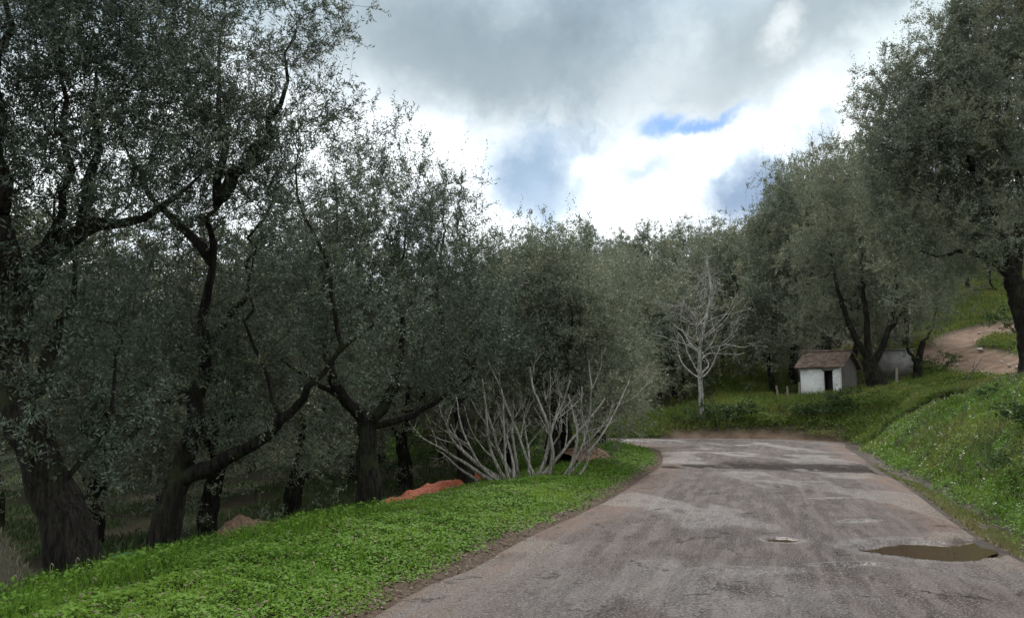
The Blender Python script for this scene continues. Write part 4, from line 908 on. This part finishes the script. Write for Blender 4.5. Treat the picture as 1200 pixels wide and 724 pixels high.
# weathered posts left of the hut
first = None
for k, (px, Yp, hgt, lab) in enumerate([(909, 47.5, .85, 'leftmost short wooden fence post left of the hut'), (921, 47.2, .8, 'middle short wooden fence post left of the hut'), (935, 46.9, 1.0, 'short wooden fence post against the left corner of the hut'), (1049, 43, 1.25, 'grey stake standing in the weeds right of the many-stemmed tree')]):
    x = px_x(px, Yp); P = [(0, 0, -.3), (.02, 0, hgt * .5), (.03 * (k - 1), .02, hgt)]
    o = mesh_obj('fence_post', *tube(smooth_poly(P, 7), np.linspace(.075, .06, 7), 8), M_WOOD, smooth=True)
    o.location = (x, Yp, gz(x, Yp)); tag(o, lab, 'fence post', 'short posts beside the hut')

# ------------------------------------------------------------------ grove floor objects: nets and cloth heaps
def cloth_mat(name, a, b, sc=18):
    m, t = mat_new(name); g_ = t.n('ShaderNodeNewGeometry').outputs['Position']; n_ = t.noise(sc, 5, .7, g_).outputs[0]
    finish(t, t.mix(t.mr(n_, .35, .65), a, b), .75, t.n('ShaderNodeBump', {'Strength': .7, 'Distance': .03, 'Height': n_}).outputs[0], .25); return m
M_ONET = cloth_mat('orange_net', (.20, .045, .020), (.42, .125, .065)); M_BNET = cloth_mat('brown_cloth', (.16, .095, .06), (.36, .24, .17)); M_TEAL = cloth_mat('green_net', (.04, .14, .11), (.10, .27, .21)); M_GREYC = cloth_mat('grey_net', (.10, .13, .10), (.22, .26, .21))
def heap(name, label, cat, pts, widths, hs, mat, seed, group=None):
    """a rumpled net lying along a line on the ground"""
    P = smooth_poly(pts, 60); w_ = np.interp(np.linspace(0, 1, 60), np.linspace(0, 1, len(widths)), widths); h_ = np.interp(np.linspace(0, 1, 60), np.linspace(0, 1, len(hs)), hs)
    T = np.gradient(P, axis=0); T /= np.linalg.norm(T, axis=1)[:, None]; N = np.c_[T[:, 1], -T[:, 0]]; v = np.linspace(-1, 1, 25)
    XY = P[:, None] + N[:, None] * (v[None, :, None] * w_[:, None, None]); X, Y = XY[..., 0], XY[..., 1]
    Z = terrain(X, Y) + np.cos(v * math.pi / 2)[None] ** .8 * h_[:, None] * (1 + .9 * vnoise(X + seed, Y, .45)) + .10 * np.abs(vnoise(X * 1.7, Y + seed, .22)) * np.cos(v * math.pi / 2)[None] - .02
    c = np.array([X.mean(), Y.mean(), Z.mean()]); V = np.stack([X, Y, Z], -1).reshape(-1, 3) - c
    o = mesh_obj(name, V, grid_faces(60, 25), mat, smooth=True); o.location = c; return tag(o, label, cat, group)
def gpt(px, Y): return (px_x(px, Y), Y)
NG = 'harvest nets left on the grove floor'
heap('harvest_net', 'orange harvest net bundled in a long roll on the grove floor', 'net', [gpt(436, 16.2), gpt(470, 17.0), gpt(510, 18.4), gpt(560, 20.6)], [.2, .4, .45, .2], [.22, .27, .31, .32], M_ONET, 1, NG)
heap('harvest_net', 'brown cloth heap with a peaked fold on the grove floor', 'net', [gpt(262, 15.2), gpt(290, 15.4), gpt(330, 15.6)], [.2, .6, .15], [.16, .40, .2], M_BNET, 2, NG)
heap('harvest_net', 'small reddish bundle beside the verge left of the forked tree', 'net', [gpt(338, 14.4), gpt(356, 14.5)], [.22, .28], [.38, .3], cloth_mat('reddish_cloth', (.22, .08, .045), (.50, .30, .22)), 3, NG)
heap('harvest_net', 'teal green net edge spread flat beyond the verge crest', 'net', [gpt(140, 13.0), gpt(165, 13.0), gpt(190, 13.2)], [.15, .25, .15], [.12, .2, .12], M_TEAL, 4, NG)
heap('harvest_net', 'grey green net spread behind the forked tree', 'net', [gpt(376, 17.2), gpt(405, 17.6), gpt(432, 18)], [.4, .5, .3], [.1, .14, .12], M_GREYC, 5, NG)
heap('earth_heap', 'reddish brown earth heap behind the right end of the fig bush', 'earth heap', [gpt(655, 22), gpt(690, 23.5)], [.7, .8], [.35, .4], cloth_mat('red_earth', (.12, .06, .035), (.25, .135, .085), 9), 6)

# dry grass mound beside the nearest trunk
mx, my = px_x(2, 7.9), 7.9; mz = gz(mx, my) - .1
mound = thing('brush_mound', 'pointed grey-brown mound of dry grass left of the nearest trunk', 'mound', (mx, my, mz))
nu, nv = 40, 24; a = np.linspace(0, 2 * math.pi, nu); rr = np.linspace(0, 1, nv); A2, R2 = np.meshgrid(a, rr)
X = np.cos(A2) * R2 * .62; Y = np.sin(A2) * R2 * .6; Z = .95 * (1 - R2) ** .95 + .07 * vnoise(X, Y, .15)
m, t = mat_new('mound_soil'); g_ = t.n('ShaderNodeNewGeometry').outputs['Position']; finish(t, t.mix(t.noise(25, 5, .7, g_).outputs[0], (.035, .032, .022), (.12, .11, .08)), .95)
mesh_obj('soil', np.stack([X, Y, Z], -1).reshape(-1, 3), grid_faces(nv, nu), m, mound, smooth=True)
n = 5200; aa = RNG.random(n) * 6.283; r_ = np.sqrt(RNG.random(n)); P = np.c_[np.cos(aa) * r_ * .62, np.sin(aa) * r_ * .6, .95 * (1 - r_) ** .95]
V, F, rn = blades(P, n, RNG.uniform(.04, .16, n), np.full(n, .006), RNG.uniform(.3, .95, n), RNG.random(n)); o = mesh_obj('dry_grass', V, F, M_DRY, mound, rnd=rn)

# dead branch lying on the crest of the bank
P0 = hit(1085, 474, 12)
def dead_branch(label, pts, r, seed):
    base = np.array(pts[0]); rel_ = [np.array(p) - base for p in pts]; root = thing('dead_branch', label, 'branch', base, group='dead branches on the bank')
    rng = np.random.default_rng(seed); Q = smooth_poly(rel_, 30) + rng.normal(0, .012, (30, 3)); out = [tube(Q, np.linspace(r, r * .35, 30), 7)]
    for k in (9, 15, 19, 24):
        d = rng.normal(size=3); d[2] = abs(d[2]) + .6; d /= np.linalg.norm(d); L = rng.uniform(.35, .8); out.append(tube(smooth_poly([Q[k], Q[k] + d * L * .5, Q[k] + d * L + rng.normal(0, .1, 3)], 8), np.linspace(r * .45, r * .15, 8), 5))
    mesh_obj('wood', *join(out), M_DEADWOOD, root, smooth=True)
def onb(px, py, lift): p = hit(px, py, 12); return (p[0], p[1], p[2] + lift)
pA = hit(1083, 480, 12); YA = pA[1]
dead_branch('forked grey dead branch lying on the crest of the right bank', [tuple(pA + np.array([0, 0, .05])), tuple(at(1100, 464, YA)), tuple(at(1125, 452, YA + .2)), tuple(at(1136, 440, YA + .3)), tuple(at(1150, 420, YA + .5))], .045, 1)

# stones along the earth track
m, t = mat_new('pale_stone'); g_ = t.n('ShaderNodeNewGeometry').outputs['Position']; finish(t, t.mix(t.noise(9, 5, .7, g_).outputs[0], (.26, .24, .21), (.55, .52, .47)), .9, None, .2); M_STONE = m
def stone_mesh(seed):
    rng = np.random.default_rng(seed); nu, nv = 16, 10; a = np.linspace(0, 2 * math.pi, nu, endpoint=False); b_ = np.linspace(-math.pi / 2 + .15, math.pi / 2 - .15, nv); A2, B2 = np.meshgrid(a, b_)
    D = np.stack([np.cos(A2) * np.cos(B2), np.sin(A2) * np.cos(B2), np.sin(B2)], -1).reshape(-1, 3); r_ = 1 + .55 * vnoise3(D * 1.0 + seed * 3.3, .8)
    V = D * r_[:, None] * np.array([1, .75, .5]); V = np.round(V * 3.5) / 3.5 * .35 + V * .65
    i = np.arange(nv - 1)[:, None] * nu; j = np.arange(nu)[None]; jn = (j + 1) % nu; F = np.stack([i + j, i + jn, i + nu + jn, i + nu + j], -1).reshape(-1, 4)
    bot = len(V); V = np.vstack([V, [[0, 0, V[:, 2].min() * 1.02], [0, 0, V[:, 2].max() * 1.02]]]); me = bpy.data.meshes.new('stone')
    me.from_pydata([tuple(v) for v in V], [], [tuple(f) for f in F] + [(bot, (k + 1) % nu, k) for k in range(nu)] + [(bot + 1, (nv - 1) * nu + k, (nv - 1) * nu + (k + 1) % nu) for k in range(nu)]); me.materials.append(M_STONE); return me
sm = [stone_mesh(k) for k in range(3)]
for k, (px, py, s_, lab) in enumerate([(1149, 410, .20, 'largest brown stone in the middle of the earth track'), (1140, 434, .14, 'pale flat stone on the lower edge of the earth track'), (1152, 436, .12, None), (1160, 438, .13, None), (1121, 428, .14, 'pale stone alone at the left foot of the earth track'),
        (1182, 428, .14, None), (1192, 431, .16, None), (1174, 424, .10, None), (1170, 371, .22, 'pale stone left in the row at the top of the earth track'), (1180, 370, .18, None), (1190, 369, .24, 'pale stone right in the row at the top of the earth track'), (1147, 390, .12, None), (1169, 390, .16, 'pale stone on the grass inside the hairpin')]):
    P = hit(px, py, 38); o = bpy.data.objects.new('stone', sm[k % 3]); C.objects.link(o); o.location = (P[0], P[1], P[2] + s_ * .15); o.rotation_euler = (0, 0, k * 1.3); o.scale = (s_, s_, s_)
    tag(o, lab or 'small pale stone among the loose stones on the earth track', 'stone', 'stones along the earth track')
# clods and broken asphalt at the road edges
m, t = mat_new('wet_clod'); finish(t, (.07, .055, .045), .6)
sm2 = []
for me in sm: c_ = me.copy(); c_.materials.clear(); c_.materials.append(m); sm2.append(c_)
kc = 0
for k in range(150):
    side = k % 5 != 0
    y = RNG.uniform(5.5, 22)
    if side: x = np.interp(y, REs[:400, 1], REs[:400, 0]) + RNG.uniform(.75, 1.5) ; s_ = RNG.uniform(.025, .08)
    else: x = np.interp(y, LEs[:400, 1], LEs[:400, 0]) - RNG.uniform(.05, .5); s_ = RNG.uniform(.012, .035)
    if abs(x) > y * .66: continue
    o = bpy.data.objects.new('clod', sm2[k % 3]); C.objects.link(o); o.location = (x, y, gz(x, y) + s_ * .2); o.rotation_euler = (0, 0, RNG.random() * 6); o.scale = (s_,) * 3
    tag(o, 'small wet clod of earth along the ' + ('muddy foot of the right bank' if side else 'soil strip at the left road edge'), 'clod', 'clods at the road edges')

# pale dry flower stalks on the verge crest
out = []
for k, (px, py, Y, hgt, lab) in enumerate([(34, 652, 7.6, .17, 'dry flower stalk in front of the grass mound'), (44, 650, 7.7, .12, 'shorter dry flower stalk in front of the grass mound'), (75, 652, 7.8, .20, 'dry stalk with bent white head in front of the nearest trunk'), (104, 645, 8.2, .19, 'dry stalk with drooping white head right of the nearest trunk'), (116, 642, 8.4, .15, 'dry stalk standing above the verge crest by the leaning trunk')]):
    x = px_x(px, Y); root = thing('dry_flower_stalk', lab, 'stalk', (x, Y, gz(x, Y) + .12), group='pale dry flower stalks on the verge crest')
    mesh_obj('stem', *tube([(0, 0, -.12), (.005, 0, hgt * .6), (.0, 0, hgt)], [.004, .0035, .003], 5), M_DRY, root, rnd=np.full(10, .8))
    mesh_obj('seed_head', *tube([(0, 0, hgt), (.012, 0, hgt + .016), (.024, 0, hgt + .008), (.032, 0, hgt - .012)], [.002, .006, .006, .002], 6), M_DRY, root, rnd=np.full(18, .8))

for k_, (p_, used) in protos.items():
    if not used:
        for ch in list(p_.children): bpy.data.objects.remove(ch)
        bpy.data.objects.remove(p_)
import sys; sys.stderr.write(str(NLEAF)); print('leaf faces', NLEAF, 'tris objs', len(bpy.data.objects))
